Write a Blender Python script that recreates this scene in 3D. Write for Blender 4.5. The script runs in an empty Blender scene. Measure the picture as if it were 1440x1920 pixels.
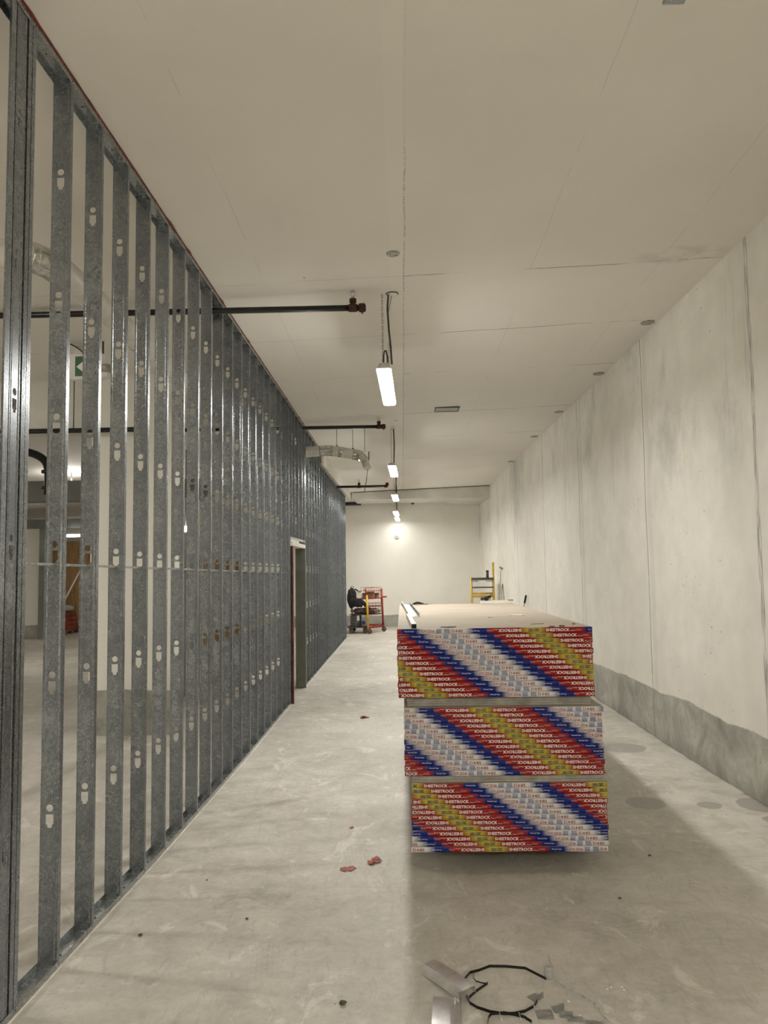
import bpy, bmesh, math, random
from mathutils import Vector, Matrix
random.seed(7)
sc = bpy.context.scene
COL = sc.collection
R = math.radians

# ------------------------------------------------------------------ camera
CAM_H = 1.882
P, YW, RO = R(4.3229), R(1.2835), R(0.8208)
cr, sr = math.cos(RO), math.sin(RO)
def cam_dir(u, v, f):
    w = (u, f*math.cos(P) + v*math.sin(P), f*math.sin(P) - v*math.cos(P))
    c, s = math.cos(YW), math.sin(YW)
    return Vector((w[0]*c - w[1]*s, w[0]*s + w[1]*c, w[2]))
cd = bpy.data.cameras.new('camera')
cam = bpy.data.objects.new('camera', cd); COL.objects.link(cam); sc.camera = cam
cd.sensor_fit = 'HORIZONTAL'; cd.sensor_width = 36.0; cd.lens = 36.0*1465.7/1440.0
cd.clip_start = 0.05; cd.clip_end = 200
rt, up, fw = cam_dir(cr, sr, 0), cam_dir(sr, -cr, 0), cam_dir(0, 0, 1)
cam.matrix_world = Matrix(((rt.x, up.x, -fw.x, 0), (rt.y, up.y, -fw.y, 0), (rt.z, up.z, -fw.z, CAM_H), (0, 0, 0, 1)))

# ------------------------------------------------------------------ world, exposure, lamp strengths
w = bpy.data.worlds.new('world'); sc.world = w; w.use_nodes = True
w.node_tree.nodes['Background'].inputs[0].default_value = (0.9, 0.95, 1, 1)
w.node_tree.nodes['Background'].inputs[1].default_value = 0.0
sc.view_settings.view_transform = 'Standard'
sc.view_settings.look = 'None'
sc.view_settings.gamma = 1.0
sc.view_settings.use_curve_mapping = False
sc.view_settings.exposure = 2.0
LAMP_COL = (1.0, 0.965, 0.90)
LAMPS = [41.0, 31.0, 28.0, 27.0, 8.5, 175.0]      # the row of strip lamps, nearest to farthest, then the one behind the viewpoint
ROOM_FILL = 55.0  # strength of the two fill lamps added out of view in the left space
try:
    sc.cycles.max_bounces = 10; sc.cycles.diffuse_bounces = 6; sc.cycles.glossy_bounces = 4
except Exception: pass

# ------------------------------------------------------------------ site shape
def interp(x, xs, ys):
    if x <= xs[0]: return ys[0]
    for i in range(1, len(xs)):
        if x <= xs[i]: return ys[i-1] + (ys[i]-ys[i-1])*(x-xs[i-1])/(xs[i]-xs[i-1])
    return ys[-1]
FY = [0, 3, 4.2, 5.4, 8, 9, 10.3, 12, 20.6, 26]; FZ = [.02, .014, 0, -.018, -.016, 0, .02, .045, .15, .2]
def fz(y): return interp(y, FY, FZ)
def cz(x, y): return 4.4437 - .0222*(y-8) + .0351*x
def lw(y): return -1.6285 + .0121*(y-8)      # corridor face of the stud wall
def rw(y): return 2.8178 - .0256*(y-8)       # right wall

# ------------------------------------------------------------------ node helpers
class NT:
    def __init__(s, name, rough=0.6, metal=0.0, spec=0.5):
        s.m = bpy.data.materials.new(name); s.m.use_nodes = True
        s.t = s.m.node_tree; s.b = s.t.nodes['Principled BSDF']
        s.b.inputs['Roughness'].default_value = rough; s.b.inputs['Metallic'].default_value = metal
        s.b.inputs['Specular IOR Level'].default_value = spec
    def n(s, typ, **k):
        x = s.t.nodes.new(typ)
        for a, v in k.items(): setattr(x, a, v)
        return x
    def l(s, a, b): s.t.links.new(a, b)
    def setin(s, sock, v):
        if hasattr(v, 'is_output') or isinstance(v, bpy.types.NodeSocket): s.l(v, sock)
        else: sock.default_value = v
    def coord(s, scale=(1, 1, 1), kind='Object'):
        c = s.n('ShaderNodeTexCoord'); m = s.n('ShaderNodeMapping'); m.inputs['Scale'].default_value = scale
        s.l(c.outputs[kind], m.inputs['Vector']); return m.outputs['Vector']
    def noise(s, scale, detail=4, rough=.55, vec=None, dist=0.0):
        x = s.n('ShaderNodeTexNoise'); x.inputs['Scale'].default_value = scale; x.inputs['Detail'].default_value = detail
        x.inputs['Roughness'].default_value = rough; x.inputs['Distortion'].default_value = dist
        s.l(vec if vec is not None else s.coord(), x.inputs['Vector']); return x.outputs['Fac']
    def voro(s, scale, vec=None, feature='F1', out='Distance', rnd=1.0):
        x = s.n('ShaderNodeTexVoronoi', feature=feature); x.inputs['Scale'].default_value = scale
        x.inputs['Randomness'].default_value = rnd
        s.l(vec if vec is not None else s.coord(), x.inputs['Vector']); return x.outputs[out]
    def math(s, op, a, b=0.0, c=0.0, clamp=False):
        x = s.n('ShaderNodeMath', operation=op, use_clamp=clamp)
        s.setin(x.inputs[0], a); s.setin(x.inputs[1], b)
        if len(x.inputs) > 2: s.setin(x.inputs[2], c)
        return x.outputs[0]
    def ramp(s, fac, pts, interp='LINEAR'):
        x = s.n('ShaderNodeValToRGB'); e = x.color_ramp.elements; x.color_ramp.interpolation = interp
        while len(e) < len(pts): e.new(0.5)
        for i, (p, c) in enumerate(pts):
            e[i].position = p; e[i].color = (c, c, c, 1) if not isinstance(c, tuple) else (c+(1,) if len(c) == 3 else c)
        s.l(fac, x.inputs[0]); return x.outputs[0]
    def sm(s, v, lo, hi):      # smooth map lo..hi to 0..1
        x = s.n('ShaderNodeMapRange', interpolation_type='SMOOTHSTEP')
        s.setin(x.inputs['Value'], v); x.inputs['From Min'].default_value = lo; x.inputs['From Max'].default_value = hi
        return x.outputs[0]
    def mix(s, f, a, b):
        x = s.n('ShaderNodeMix', data_type='RGBA')
        s.setin(x.inputs['Factor'], f)
        for sock, v in ((x.inputs['A'], a), (x.inputs['B'], b)):
            if isinstance(v, tuple): sock.default_value = v+(1,) if len(v) == 3 else v
            else: s.l(v, sock)
        return x.outputs['Result']
    def xyz(s, vec=None):
        x = s.n('ShaderNodeSeparateXYZ'); s.l(vec if vec is not None else s.coord(), x.inputs[0]); return x.outputs
    def base(s, c):
        if isinstance(c, tuple): s.b.inputs['Base Color'].default_value = c+(1,)
        else: s.l(c, s.b.inputs['Base Color'])
    def bump(s, h, strength=.2, dist=.01):
        x = s.n('ShaderNodeBump'); x.inputs['Strength'].default_value = strength; x.inputs['Distance'].default_value = dist
        s.l(h, x.inputs['Height']); s.l(x.outputs[0], s.b.inputs['Normal'])

def simple(name, col, rough=.6, metal=0.0, var=.12, scale=8, bump=0.0):
    k = NT(name, rough, metal)
    if var:
        f = k.noise(scale, 5)
        d = tuple(max(0, c*(1-var*2)) for c in col); l_ = tuple(min(1, c*(1+var)) for c in col)
        k.base(k.ramp(f, [(.3, d), (.7, l_)]))
        if bump: k.bump(f, bump, .004)
    else: k.base(col)
    return k.m

def lines_at(k, coord, ks, width, wob):
    tot = None
    for y in ks:
        d = k.math('ABSOLUTE', k.math('SUBTRACT', k.math('ADD', coord, wob), y))
        m = k.math('SUBTRACT', 1.0, k.sm(d, width*.35, width))
        tot = m if tot is None else k.math('MAXIMUM', tot, m)
    return tot

def mat_right_wall():
    k = NT('painted_concrete_wall', .62, 0, .3)
    X = k.xyz(); y, z = X[1], X[2]
    big = k.noise(.6, 5); mid = k.noise(3.2, 6, .6)
    paint = k.ramp(k.math('ADD', k.math('MULTIPLY', big, .6), k.math('MULTIPLY', mid, .4)), [(.33, (.70, .68, .61)), (.62, (.86, .84, .775))])
    # grey scuffs high on the wall
    sc1 = k.noise(.9, 6, .65, k.coord((1, .8, .45)))
    up_ = k.sm(z, 1.9, 3.6)
    sm_ = k.math('MULTIPLY', k.sm(sc1, .50, .70), up_)
    paint = k.mix(k.math('MULTIPLY', sm_, .75), paint, (.42, .42, .385))
    st = k.noise(1.0, 4, .6, k.coord((1, 9, .5)))
    paint = k.mix(k.math('MULTIPLY', k.sm(st, .56, .75), k.math('MULTIPLY', up_, .35)), paint, (.45, .44, .40))
    # bare concrete base band
    edge = k.math('ADD', z, k.math('ADD', k.math('MULTIPLY', k.math('SUBTRACT', k.noise(1.1, 2), .5), .16), k.math('MULTIPLY', k.math('SUBTRACT', k.noise(22, 3), .5), .02)))
    bare = k.math('SUBTRACT', 1.0, k.sm(edge, .515, .535))
    cn = k.noise(2.4, 8, .7, None, .8)
    cn2 = k.voro(2.3, k.coord((1, 1, 1.4)), 'SMOOTH_F1')
    conc = k.ramp(cn, [(.3, (.25, .25, .22)), (.5, (.42, .415, .37)), (.7, (.62, .61, .55))])
    conc = k.mix(k.math('MULTIPLY', k.sm(cn2, .3, .6), .35), conc, (.30, .295, .26))
    low = k.math('SUBTRACT', 1.0, k.sm(k.math('ADD', z, k.math('MULTIPLY', cn, .3)), .12, .38))
    conc = k.mix(k.math('MULTIPLY', low, .4), conc, (.20, .19, .165))
    c = k.mix(bare, paint, conc)
    # form joints
    wob = k.math('MULTIPLY', k.math('SUBTRACT', k.noise(1.2, 3), .5), .05)
    jl = lines_at(k, y, [8.97, 11.95, 14.6, 17.5, 20.4], .014, wob)
    brk = k.sm(k.noise(3.0, 4, .6, k.coord((.1, .1, 1))), .3, .5)
    wide = lines_at(k, y, [6.32], .045, wob)
    streak = k.sm(k.noise(14, 3, .6, k.coord((1, 6, .25))), .42, .6)
    c = k.mix(k.math('MULTIPLY', jl, k.math('MULTIPLY_ADD', brk, .6, .25)), c, (.16, .15, .13))
    c = k.mix(k.math('MULTIPLY', k.math('MULTIPLY', wide, streak), .75), c, (.14, .135, .12))
    wide2 = lines_at(k, y, [8.84, 11.8], .10, wob)
    c = k.mix(k.math('MULTIPLY', wide2, .16), c, (.35, .34, .31))
    # bug holes
    for sc_, r_, amt in ((7, .075, .85), (12, .085, .8), (19, .11, .7)):
        v = k.voro(sc_); msk = k.sm(k.noise(.8 if sc_ < 10 else 1.4, 3), .44, .54)
        rnd = k.voro(sc_, None, 'F1', 'Color')
        h = k.math('SUBTRACT', 1.0, k.sm(v, r_*.6, r_))
        keep = k.math('GREATER_THAN', k.xyz(rnd)[0], .45)
        c = k.mix(k.math('MULTIPLY', k.math('MULTIPLY', h, msk), k.math('MULTIPLY', keep, amt)), c, (.17, .155, .12))
    k.base(c); k.bump(k.math('ADD', mid, k.math('MULTIPLY', jl, -.8)), .12, .01)
    return k.m

def mat_plain_wall(base_h=.53, name='painted_wall', f=1.0):
    k = NT(name, .65, 0, .3); X = k.xyz(); z = X[2]
    big = k.noise(.5, 5)
    paint = k.ramp(big, [(.3, (.74*f, .72*f, .655*f)), (.65, (.84*f, .82*f, .76*f))])
    spot = k.math('MULTIPLY', k.math('SUBTRACT', 1.0, k.sm(k.voro(5.5), .03, .06)), k.sm(k.noise(1, 2), .5, .6))
    paint = k.mix(k.math('MULTIPLY', spot, .5), paint, (.3, .28, .24))
    edge = k.math('ADD', z, k.math('MULTIPLY', k.math('SUBTRACT', k.noise(1.0, 3), .5), .12))
    bare = k.math('SUBTRACT', 1.0, k.sm(edge, base_h-.01, base_h+.01))
    cn = k.noise(2.2, 8, .7, None, .8)
    conc = k.ramp(cn, [(.3, (.20, .20, .175)), (.55, (.38, .375, .33)), (.75, (.47, .465, .41))])
    k.base(k.mix(bare, paint, conc)); k.bump(k.noise(30, 4), .06, .005)
    return k.m

def mat_ceiling():
    k = NT('ceiling_paint', .7, 0, .25); X = k.xyz(); x, y = X[0], X[1]
    big = k.noise(.45, 4); c = k.ramp(big, [(.3, (.72, .69, .635)), (.7, (.80, .77, .715))])
    wob = k.math('MULTIPLY', k.math('SUBTRACT', k.noise(.9, 4), .5), .16)
    wob2 = k.math('MULTIPLY', k.math('SUBTRACT', k.noise(1.6, 3), .5), .03)
    brk = k.sm(k.noise(1.3, 4, .6), .42, .52)
    right = k.sm(x, .02, .06)
    jy = lines_at(k, y, [6.72, 8.3, 9.9, 12.2, 14.2, 16.5], .013, wob)
    jx = lines_at(k, x, [.055], .009, wob2)
    jx2 = lines_at(k, x, [-1.17, 1.17, 2.3], .007, wob2)
    far = k.sm(y, 4.4, 5.2)
    fine = k.sm(k.noise(38, 3), .38, .55)
    c = k.mix(k.math('MULTIPLY', k.math('MULTIPLY', jy, brk), k.math('MULTIPLY', k.math('MULTIPLY_ADD', right, .5, .2), .9)), c, (.16, .145, .115))
    c = k.mix(k.math('MULTIPLY', k.math('MULTIPLY', jx, fine), k.math('MULTIPLY', k.math('MULTIPLY_ADD', far, .75, .15), .5)), c, (.13, .12, .095))
    c = k.mix(k.math('MULTIPLY', k.math('MULTIPLY', jx2, brk), .15), c, (.2, .19, .16))
    band = k.math('MULTIPLY', k.sm(x, -.07, -.055), k.math('SUBTRACT', 1.0, k.sm(x, .035, .05)))
    c = k.mix(k.math('MULTIPLY', band, .12), c, (.9, .87, .8))
    # patch smear by the right wall joint
    dpx = k.math('DIVIDE', k.math('SUBTRACT', x, 2.45), .50); dpy = k.math('DIVIDE', k.math('SUBTRACT', k.math('ADD', y, k.math('MULTIPLY', wob, .8)), 6.6), .22)
    dd = k.math('ADD', k.math('MULTIPLY', dpx, dpx), k.math('MULTIPLY', dpy, dpy))
    c = k.mix(k.math('MULTIPLY', k.math('SUBTRACT', 1.0, k.sm(dd, .1, 1.0)), k.math('MULTIPLY', k.sm(k.noise(5, 5, .7), .4, .6), .3)), c, (.36, .34, .29))
    # scattered nicks
    v = k.voro(2.6, k.coord((1, .35, 1))); h = k.math('SUBTRACT', 1.0, k.sm(v, .012, .03))
    c = k.mix(k.math('MULTIPLY', h, .55), c, (.25, .22, .17))
    sl = k.voro(1.1, k.coord((.9, 5, 1))); h2 = k.math('SUBTRACT', 1.0, k.sm(sl, .012, .035))
    c = k.mix(k.math('MULTIPLY', h2, .35), c, (.3, .27, .22))
    k.base(c); k.bump(k.noise(3, 6), .08, .01)
    return k.m

PATCH = [(1.937, 6.53, .165, .17), (2.30, 8.45, .24, .22), (2.42, 6.45, .10, .10), (2.80, 6.45, .16, .20), (2.77, 6.08, .10, .09)]
def mat_floor():
    k = NT('concrete_floor', .55, 0, .35); X = k.xyz(); x, y = X[0], X[1]
    a = k.noise(.7, 6, .6); b = k.noise(4.5, 8, .68, None, .6); d = k.noise(26, 6, .7)
    f = k.math('ADD', k.math('ADD', k.math('MULTIPLY', a, .42), k.math('MULTIPLY', b, .38)), k.math('MULTIPLY', d, .20))
    c = k.ramp(f, [(.38, (.32, .298, .255)), (.46, (.44, .416, .365)), (.54, (.53, .506, .452)), (.64, (.63, .605, .55))])
    # trowel and tyre scuffs running down the corridor
    sn = k.noise(5, 6, .75, k.coord((3.6, .9, 1)), 1.2)
    c = k.mix(k.math('MULTIPLY', k.sm(sn, .54, .62), .38), c, (.34, .315, .265))
    lt = k.noise(2.4, 7, .7, k.coord((1.2, .7, 1)), 1.8)
    c = k.mix(k.math('MULTIPLY', k.sm(lt, .56, .64), .5), c, (.74, .715, .65))
    bt = k.n('ShaderNodeTexBrick'); bt.inputs['Scale'].default_value = 1.0
    for nm, v in (('Brick Width', .055), ('Row Height', .026), ('Mortar Size', .0022), ('Mortar Smooth', .4)): bt.inputs[nm].default_value = v
    mp = k.n('ShaderNodeMapping'); mp.inputs['Rotation'].default_value = (0, 0, R(82)); tc = k.n('ShaderNodeTexCoord')
    k.l(tc.outputs['Object'], mp.inputs['Vector']); k.l(mp.outputs['Vector'], bt.inputs['Vector'])
    tr = lines_at(k, x, [-.42, -.78, -.22], .12, k.math('MULTIPLY', k.math('SUBTRACT', y, 6), .035))
    tm = k.math('MULTIPLY', tr, k.sm(k.noise(2.5, 3), .5, .6))
    c = k.mix(k.math('MULTIPLY', k.math('MULTIPLY', bt.outputs['Fac'], tm), .28), c, (.30, .28, .24))
    # cross streaks further down
    cs = k.noise(3, 5, .65, k.coord((.5, 2.4, 1)), .7)
    c = k.mix(k.math('MULTIPLY', k.sm(cs, .54, .66), .42), c, (.42, .40, .34))
    # lit strip along the right wall, its brightness painted into the floor colour
    lit_strip = k.math('MULTIPLY', k.sm(k.math('ADD', x, k.math('MULTIPLY', k.math('SUBTRACT', k.noise(1.6, 4), .5), .8)), 1.9, 2.4), .45)
    c = k.mix(lit_strip, c, k.ramp(b, [(.35, (.56, .535, .48)), (.55, (.74, .715, .65))]))
    # round damp repair patches
    wobx = k.math('MULTIPLY', k.math('SUBTRACT', k.noise(9, 3), .5), .06)
    for (px, py, rx, ry) in PATCH:
        dx = k.math('DIVIDE', k.math('SUBTRACT', k.math('ADD', x, wobx), px), rx); dy = k.math('DIVIDE', k.math('SUBTRACT', y, py), ry)
        r2 = k.math('ADD', k.math('MULTIPLY', dx, dx), k.math('MULTIPLY', dy, dy))
        c = k.mix(k.math('MULTIPLY', k.math('SUBTRACT', 1.0, k.sm(r2, .84, 1.02)), .62), c, (.27, .262, .235))
    # arc scuffs by the wall
    dx = k.math('ADD', x, .95); dy = k.math('MULTIPLY', k.math('SUBTRACT', y, 7.9), .6)
    rr = k.math('SQRT', k.math('ADD', k.math('MULTIPLY', dx, dx), k.math('MULTIPLY', dy, dy)))
    arc = k.math('SUBTRACT', 1.0, k.sm(k.math('ABSOLUTE', k.math('SUBTRACT', k.math('MODULO', rr, .11), .055)), .004, .012))
    c = k.mix(k.math('MULTIPLY', k.math('MULTIPLY', arc, k.math('SUBTRACT', 1.0, k.sm(rr, .32, .42))), .3), c, (.38, .37, .33))
    # specks
    v = k.voro(4.2); h = k.math('SUBTRACT', 1.0, k.sm(v, .018, .032))
    c = k.mix(k.math('MULTIPLY', h, .8), c, (.13, .11, .09))
    v = k.voro(7.3); h = k.math('MULTIPLY', k.math('SUBTRACT', 1.0, k.sm(v, .02, .035)), k.sm(k.noise(1.3, 2), .5, .6))
    c = k.mix(k.math('MULTIPLY', h, .7), c, (.8, .78, .72))
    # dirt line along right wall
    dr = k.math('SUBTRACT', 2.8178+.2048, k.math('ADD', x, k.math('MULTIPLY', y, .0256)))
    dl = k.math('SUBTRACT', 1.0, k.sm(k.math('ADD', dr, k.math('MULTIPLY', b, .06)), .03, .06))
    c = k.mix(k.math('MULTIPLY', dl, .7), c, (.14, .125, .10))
    k.base(c)
    k.l(k.ramp(b, [(.3, .42), (.7, .7)]), k.b.inputs['Roughness'])
    k.bump(f, .18, .012)
    return k.m

def mat_galv(name='galvanized_steel', tint=(.31, .335, .36), metal=.90):
    k = NT(name, .38, metal)
    oi = k.n('ShaderNodeObjectInfo')
    cc = k.n('ShaderNodeTexCoord'); va = k.n('ShaderNodeVectorMath', operation='ADD')
    sc2 = k.n('ShaderNodeVectorMath', operation='SCALE'); sc2.inputs['Scale'].default_value = 1.0
    cmb = k.n('ShaderNodeCombineXYZ')
    for i in range(3): k.l(k.math('MULTIPLY', oi.outputs['Random'], 7.0+3*i), cmb.inputs[i])
    k.l(cc.outputs['Object'], va.inputs[0]); k.l(cmb.outputs[0], va.inputs[1]); vec = va.outputs[0]
    sp = k.noise(42, 3, .6, vec, 2.4)
    sp2 = k.noise(5, 5, .6, vec); sp3 = k.noise(17, 4, .7, vec, 1.0)
    f = k.math('ADD', k.math('ADD', k.math('MULTIPLY', sp, .45), k.math('MULTIPLY', sp2, .25)), k.math('MULTIPLY', sp3, .30))
    t = tint
    c = k.ramp(f, [(.38, tuple(v*.62 for v in t)), (.48, tuple(v*.90 for v in t)), (.54, tuple(v*1.08 for v in t)), (.64, tuple(min(1, v*1.38) for v in t))])
    dirt = k.sm(k.noise(11, 6, .7, vec, .5), .56, .68)
    c = k.mix(k.math('MULTIPLY', dirt, .35), c, (.16, .17, .17))
    br = k.math('MULTIPLY_ADD', oi.outputs['Random'], .22, .86)
    hs = k.n('ShaderNodeHueSaturation'); k.l(c, hs.inputs['Color']); k.l(br, hs.inputs['Value'])
    k.base(hs.outputs[0])
    k.l(k.ramp(f, [(.38, .36), (.62, .20)]), k.b.inputs['Roughness'])
    k.bump(sp3, .04, .002)
    return k.m

def mat_tape():
    k = NT('printed_end_tape', .5, 0, .15)
    uv = k.n('ShaderNodeUVMap'); x = k.xyz(uv.outputs[0])[0]
    fr = k.math('FRACT', x)
    Y, Rd, B, W = (.43, .365, .045), (.26, .010, .008), (.004, .016, .15), (.58, .565, .55)
    c = k.ramp(fr, [(0, Y), (.030, Y), (.072, Rd), (.266, Rd), (.285, B), (.358, B), (.402, W), (.628, W), (.672, B), (.742, B), (.758, Rd), (.926, Rd), (.968, Y), (1, Y)])
    g = k.noise(60, 3)
    k.base(k.mix(k.math('MULTIPLY', k.sm(g, .55, .75), .12), c, (.5, .48, .44)))
    return k.m

def mat_emit(name, col, s):
    k = NT(name, .5); k.base((.9, .9, .9))
    k.b.inputs['Emission Color'].default_value = col+(1,); k.b.inputs['Emission Strength'].default_value = s
    return k.m

def mat_board_face():
    k = NT('gypsum_paper_face', .7, 0, .2); X = k.xyz()
    a = k.noise(1.6, 5); c = k.ramp(a, [(.3, (.39, .34, .275)), (.7, (.47, .415, .34))])
    s = k.noise(2.0, 4, .6, k.coord((.9, 3.2, 1)), .8)
    c = k.mix(k.math('MULTIPLY', k.sm(s, .55, .68), .45), c, (.42, .34, .25))
    v = k.voro(9, k.coord((1, .45, 1))); h = k.math('MULTIPLY', k.math('SUBTRACT', 1.0, k.sm(v, .03, .07)), k.sm(k.noise(2.1, 2), .45, .55))
    c = k.mix(k.math('MULTIPLY', h, .6), c, (.17, .13, .10))
    k.base(c); return k.m

def mat_ply():
    k = NT('plywood', .6); a = k.noise(3, 6, .6, k.coord((6, 6, .6)), 1.5)
    k.base(k.ramp(a, [(.3, (.19, .10, .035)), (.5, (.36, .215, .09)), (.7, (.45, .29, .13))])); return k.m

M = dict(
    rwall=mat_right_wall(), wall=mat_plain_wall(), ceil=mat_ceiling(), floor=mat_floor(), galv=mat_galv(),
    soffit=simple('painted_beam', (.66, .645, .59), .65, 0, .06, 2),
    galvp=mat_galv('galvanized_track', (.40, .42, .42), .9), tape=mat_tape(), board=mat_board_face(),
    core=simple('gypsum_edge', (.36, .34, .295), .8, 0, .15, 14),
    ltr_white=simple('print_white', (.66, .63, .60), .5, 0, 0), ltr_navy=simple('print_navy', (.010, .018, .085), .5, 0, 0),
    ltr_red=simple('print_dark_red', (.30, .035, .025), .5, 0, 0), ltr_bar=simple('print_grey_blue', (.11, .14, .28), .5, 0, 0),
    lamp=mat_emit('fill_globe', LAMP_COL, ROOM_FILL), lamp_far=mat_emit('far_lamp', LAMP_COL, 9.0),
    lampbody=simple('lamp_housing', (.58, .56, .50), .45, 0, .05), cord=simple('dark_cord', (.05, .048, .042), .5, 0, .1),
    chain=simple('chain_steel', (.20, .19, .17), .4, .8, .1, 40),
    black_iron=simple('black_iron_pipe', (.022, .021, .019), .32, .3, .25, 9), rust=simple('rusted_fitting', (.075, .028, .015), .75, .2, .35, 30, .3),
    brass=simple('dull_brass', (.30, .22, .11), .4, .8, .2, 30), zinc=simple('bright_zinc', (.62, .62, .60), .28, .9, .2, 30),
    seal=simple('red_sealant', (.16, .012, .008), .6, 0, .3, 30), gasket=simple('white_gasket', (.80, .76, .70), .6, 0, .1),
    primer=simple('red_primer_steel', (.15, .055, .040), .55, .2, .4, 9), olive=simple('olive_frame', (.13, .13, .105), .5, .2, .15, 4),
    white=simple('white_paint', (.78, .76, .71), .5, 0, .06), foil=simple('duct_wrap', (.70, .68, .62), .42, .1, .08, 9, .15),
    shiny=simple('foil_tape', (.70, .69, .65), .16, .9, .2, 22, .9), ctrim=simple('cover_plate', (.40, .39, .35), .5, .4, .2, 30),
    darkline=simple('dark_joint', (.06, .055, .045), .7, 0, .1), alu=simple('brushed_offcut', (.80, .785, .77), .28, .9, .12, 12, .15),
    strap=simple('black_steel_strap', (.020, .018, .017), .35, .5, .2, 20), wirem=simple('grey_wire', (.55, .54, .52), .4, .5, .15, 40),
    clip=simple('grey_zinc_clip', (.42, .43, .41), .40, .8, .2, 20), pink=simple('pink_paper', (.43, .15, .13), .8, 0, .3, 40),
    stone=simple('grit', (.10, .09, .08), .8, 0, .3, 50), chip=simple('white_chip', (.85, .83, .78), .7, 0, 0),
    red=simple('red_enamel', (.33, .030, .020), .45, .1, .3, 9), yellow=simple('yellow_enamel', (.62, .40, .035), .4, .1, .12, 9),
    black=simple('black_fabric', (.012, .012, .012), .85, 0, .2, 20), card=simple('brown_card', (.27, .165, .10), .8, 0, .3, 9),
    rag=simple('grey_brown_bundle', (.26, .215, .185), .85, 0, .5, 26), deck=simple('dark_deck', (.05, .04, .036), .6, 0, .3),
    rubber=simple('caster_rubber', (.12, .075, .065), .7, 0, .2), steelgrey=simple('spool_wire', (.19, .20, .19), .4, .7, .25, 30),
    pail=simple('white_pail', (.70, .70, .66), .4, 0, .05), blue=simple('blue_label', (.015, .035, .25), .5, 0, 0),
    green=simple('exit_green', (.015, .115, .045), .4, 0, .05), ply=mat_ply(), greybeam=simple('grey_beam', (.20, .21, .195), .6, 0, .12, 2),
    palletred=simple('red_pallet_goods', (.25, .055, .03), .7, 0, .3, 6), wood=simple('pallet_wood', (.20, .125, .07), .8, 0, .25, 12),
    darkgrey=simple('dark_grey_metal', (.10, .10, .095), .45, .6, .15), skin=simple('pink_wrap', (.45, .22, .20), .7, 0, .3, 30),
    nail=simple('black_screws', (.020, .017, .014), .45, .5, .2, 20),
)

# ------------------------------------------------------------------ mesh helpers
def box(bm, x0, x1, y0, y1, z0, z1):
    v = [bm.verts.new(p) for p in ((x0,y0,z0),(x1,y0,z0),(x1,y1,z0),(x0,y1,z0),(x0,y0,z1),(x1,y0,z1),(x1,y1,z1),(x0,y1,z1))]
    for f in ((0,3,2,1),(4,5,6,7),(0,1,5,4),(1,2,6,5),(2,3,7,6),(3,0,4,7)): bm.faces.new([v[i] for i in f])
    return v
def hexa(bm, pts):
    v = [bm.verts.new(p) for p in pts]
    for f in ((0,3,2,1),(4,5,6,7),(0,1,5,4),(1,2,6,5),(2,3,7,6),(3,0,4,7)): bm.faces.new([v[i] for i in f])
    return v
def tube(bm, pts, r, seg=8, caps=True):
    pts = [Vector(p) for p in pts]; n = len(pts); rs = r if isinstance(r, (list, tuple)) else [r]*n
    t0 = (pts[1]-pts[0]).normalized(); a = Vector((0, 0, 1)) if abs(t0.z) < .9 else Vector((1, 0, 0))
    nn = t0.cross(a).normalized(); rings = []
    for i, p in enumerate(pts):
        if i == 0: t = t0
        elif i == n-1: t = (pts[i]-pts[i-1]).normalized()
        else:
            t = (pts[i]-pts[i-1]).normalized() + (pts[i+1]-pts[i]).normalized()
            t = t.normalized() if t.length > 1e-6 else (pts[i+1]-pts[i]).normalized()
        nn = (nn - t*nn.dot(t)).normalized(); bb = t.cross(nn)
        rings.append([bm.verts.new(p + (nn*math.cos(2*math.pi*k/seg) + bb*math.sin(2*math.pi*k/seg))*rs[i]) for k in range(seg)])
    for i in range(n-1):
        for k in range(seg):
            f = bm.faces.new((rings[i][k], rings[i][(k+1) % seg], rings[i+1][(k+1) % seg], rings[i+1][k])); f.smooth = True
    if caps:
        bm.faces.new(rings[0][::-1]); bm.faces.new(rings[-1])
def lathe(bm, prof, c=(0, 0, 0), seg=20, axis='z'):
    rings = []
    for (r, h) in prof:
        ring = []
        for k in range(seg):
            a = 2*math.pi*k/seg; u, v = r*math.cos(a), r*math.sin(a)
            p = {'z': (u, v, h), 'x': (h, u, v), 'y': (u, h, v)}[axis]
            ring.append(bm.verts.new((p[0]+c[0], p[1]+c[1], p[2]+c[2])))
        rings.append(ring)
    for i in range(len(rings)-1):
        for k in range(seg):
            f = bm.faces.new((rings[i][k], rings[i][(k+1) % seg], rings[i+1][(k+1) % seg], rings[i+1][k])); f.smooth = True
    bm.faces.new(rings[0][::-1]); bm.faces.new(rings[-1])
def blob(bm, c, rx, ry, rz, jit=.25, sub=2, seed=0):
    rnd = random.Random(seed); r = bmesh.ops.create_icosphere(bm, subdivisions=sub, radius=1.0)
    for v in r['verts']:
        k = 1 + rnd.uniform(-jit, jit); v.co = Vector((c[0]+v.co.x*rx*k, c[1]+v.co.y*ry*k, c[2]+v.co.z*rz*k))
def obj(name, bm, mat, parent=None, loc=None, bevel=0.0, recalc=True):
    if recalc: bmesh.ops.recalc_face_normals(bm, faces=bm.faces)
    me = bpy.data.meshes.new(name); bm.to_mesh(me); bm.free()
    for m in (mat if isinstance(mat, (list, tuple)) else [mat]): me.materials.append(m)
    o = bpy.data.objects.new(name, me); COL.objects.link(o)
    if loc is not None: o.location = loc
    if parent is not None: o.parent = parent
    if bevel:
        b = o.modifiers.new('bevel', 'BEVEL'); b.width = bevel; b.segments = 2; b.limit_method = 'ANGLE'
    return o
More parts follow.
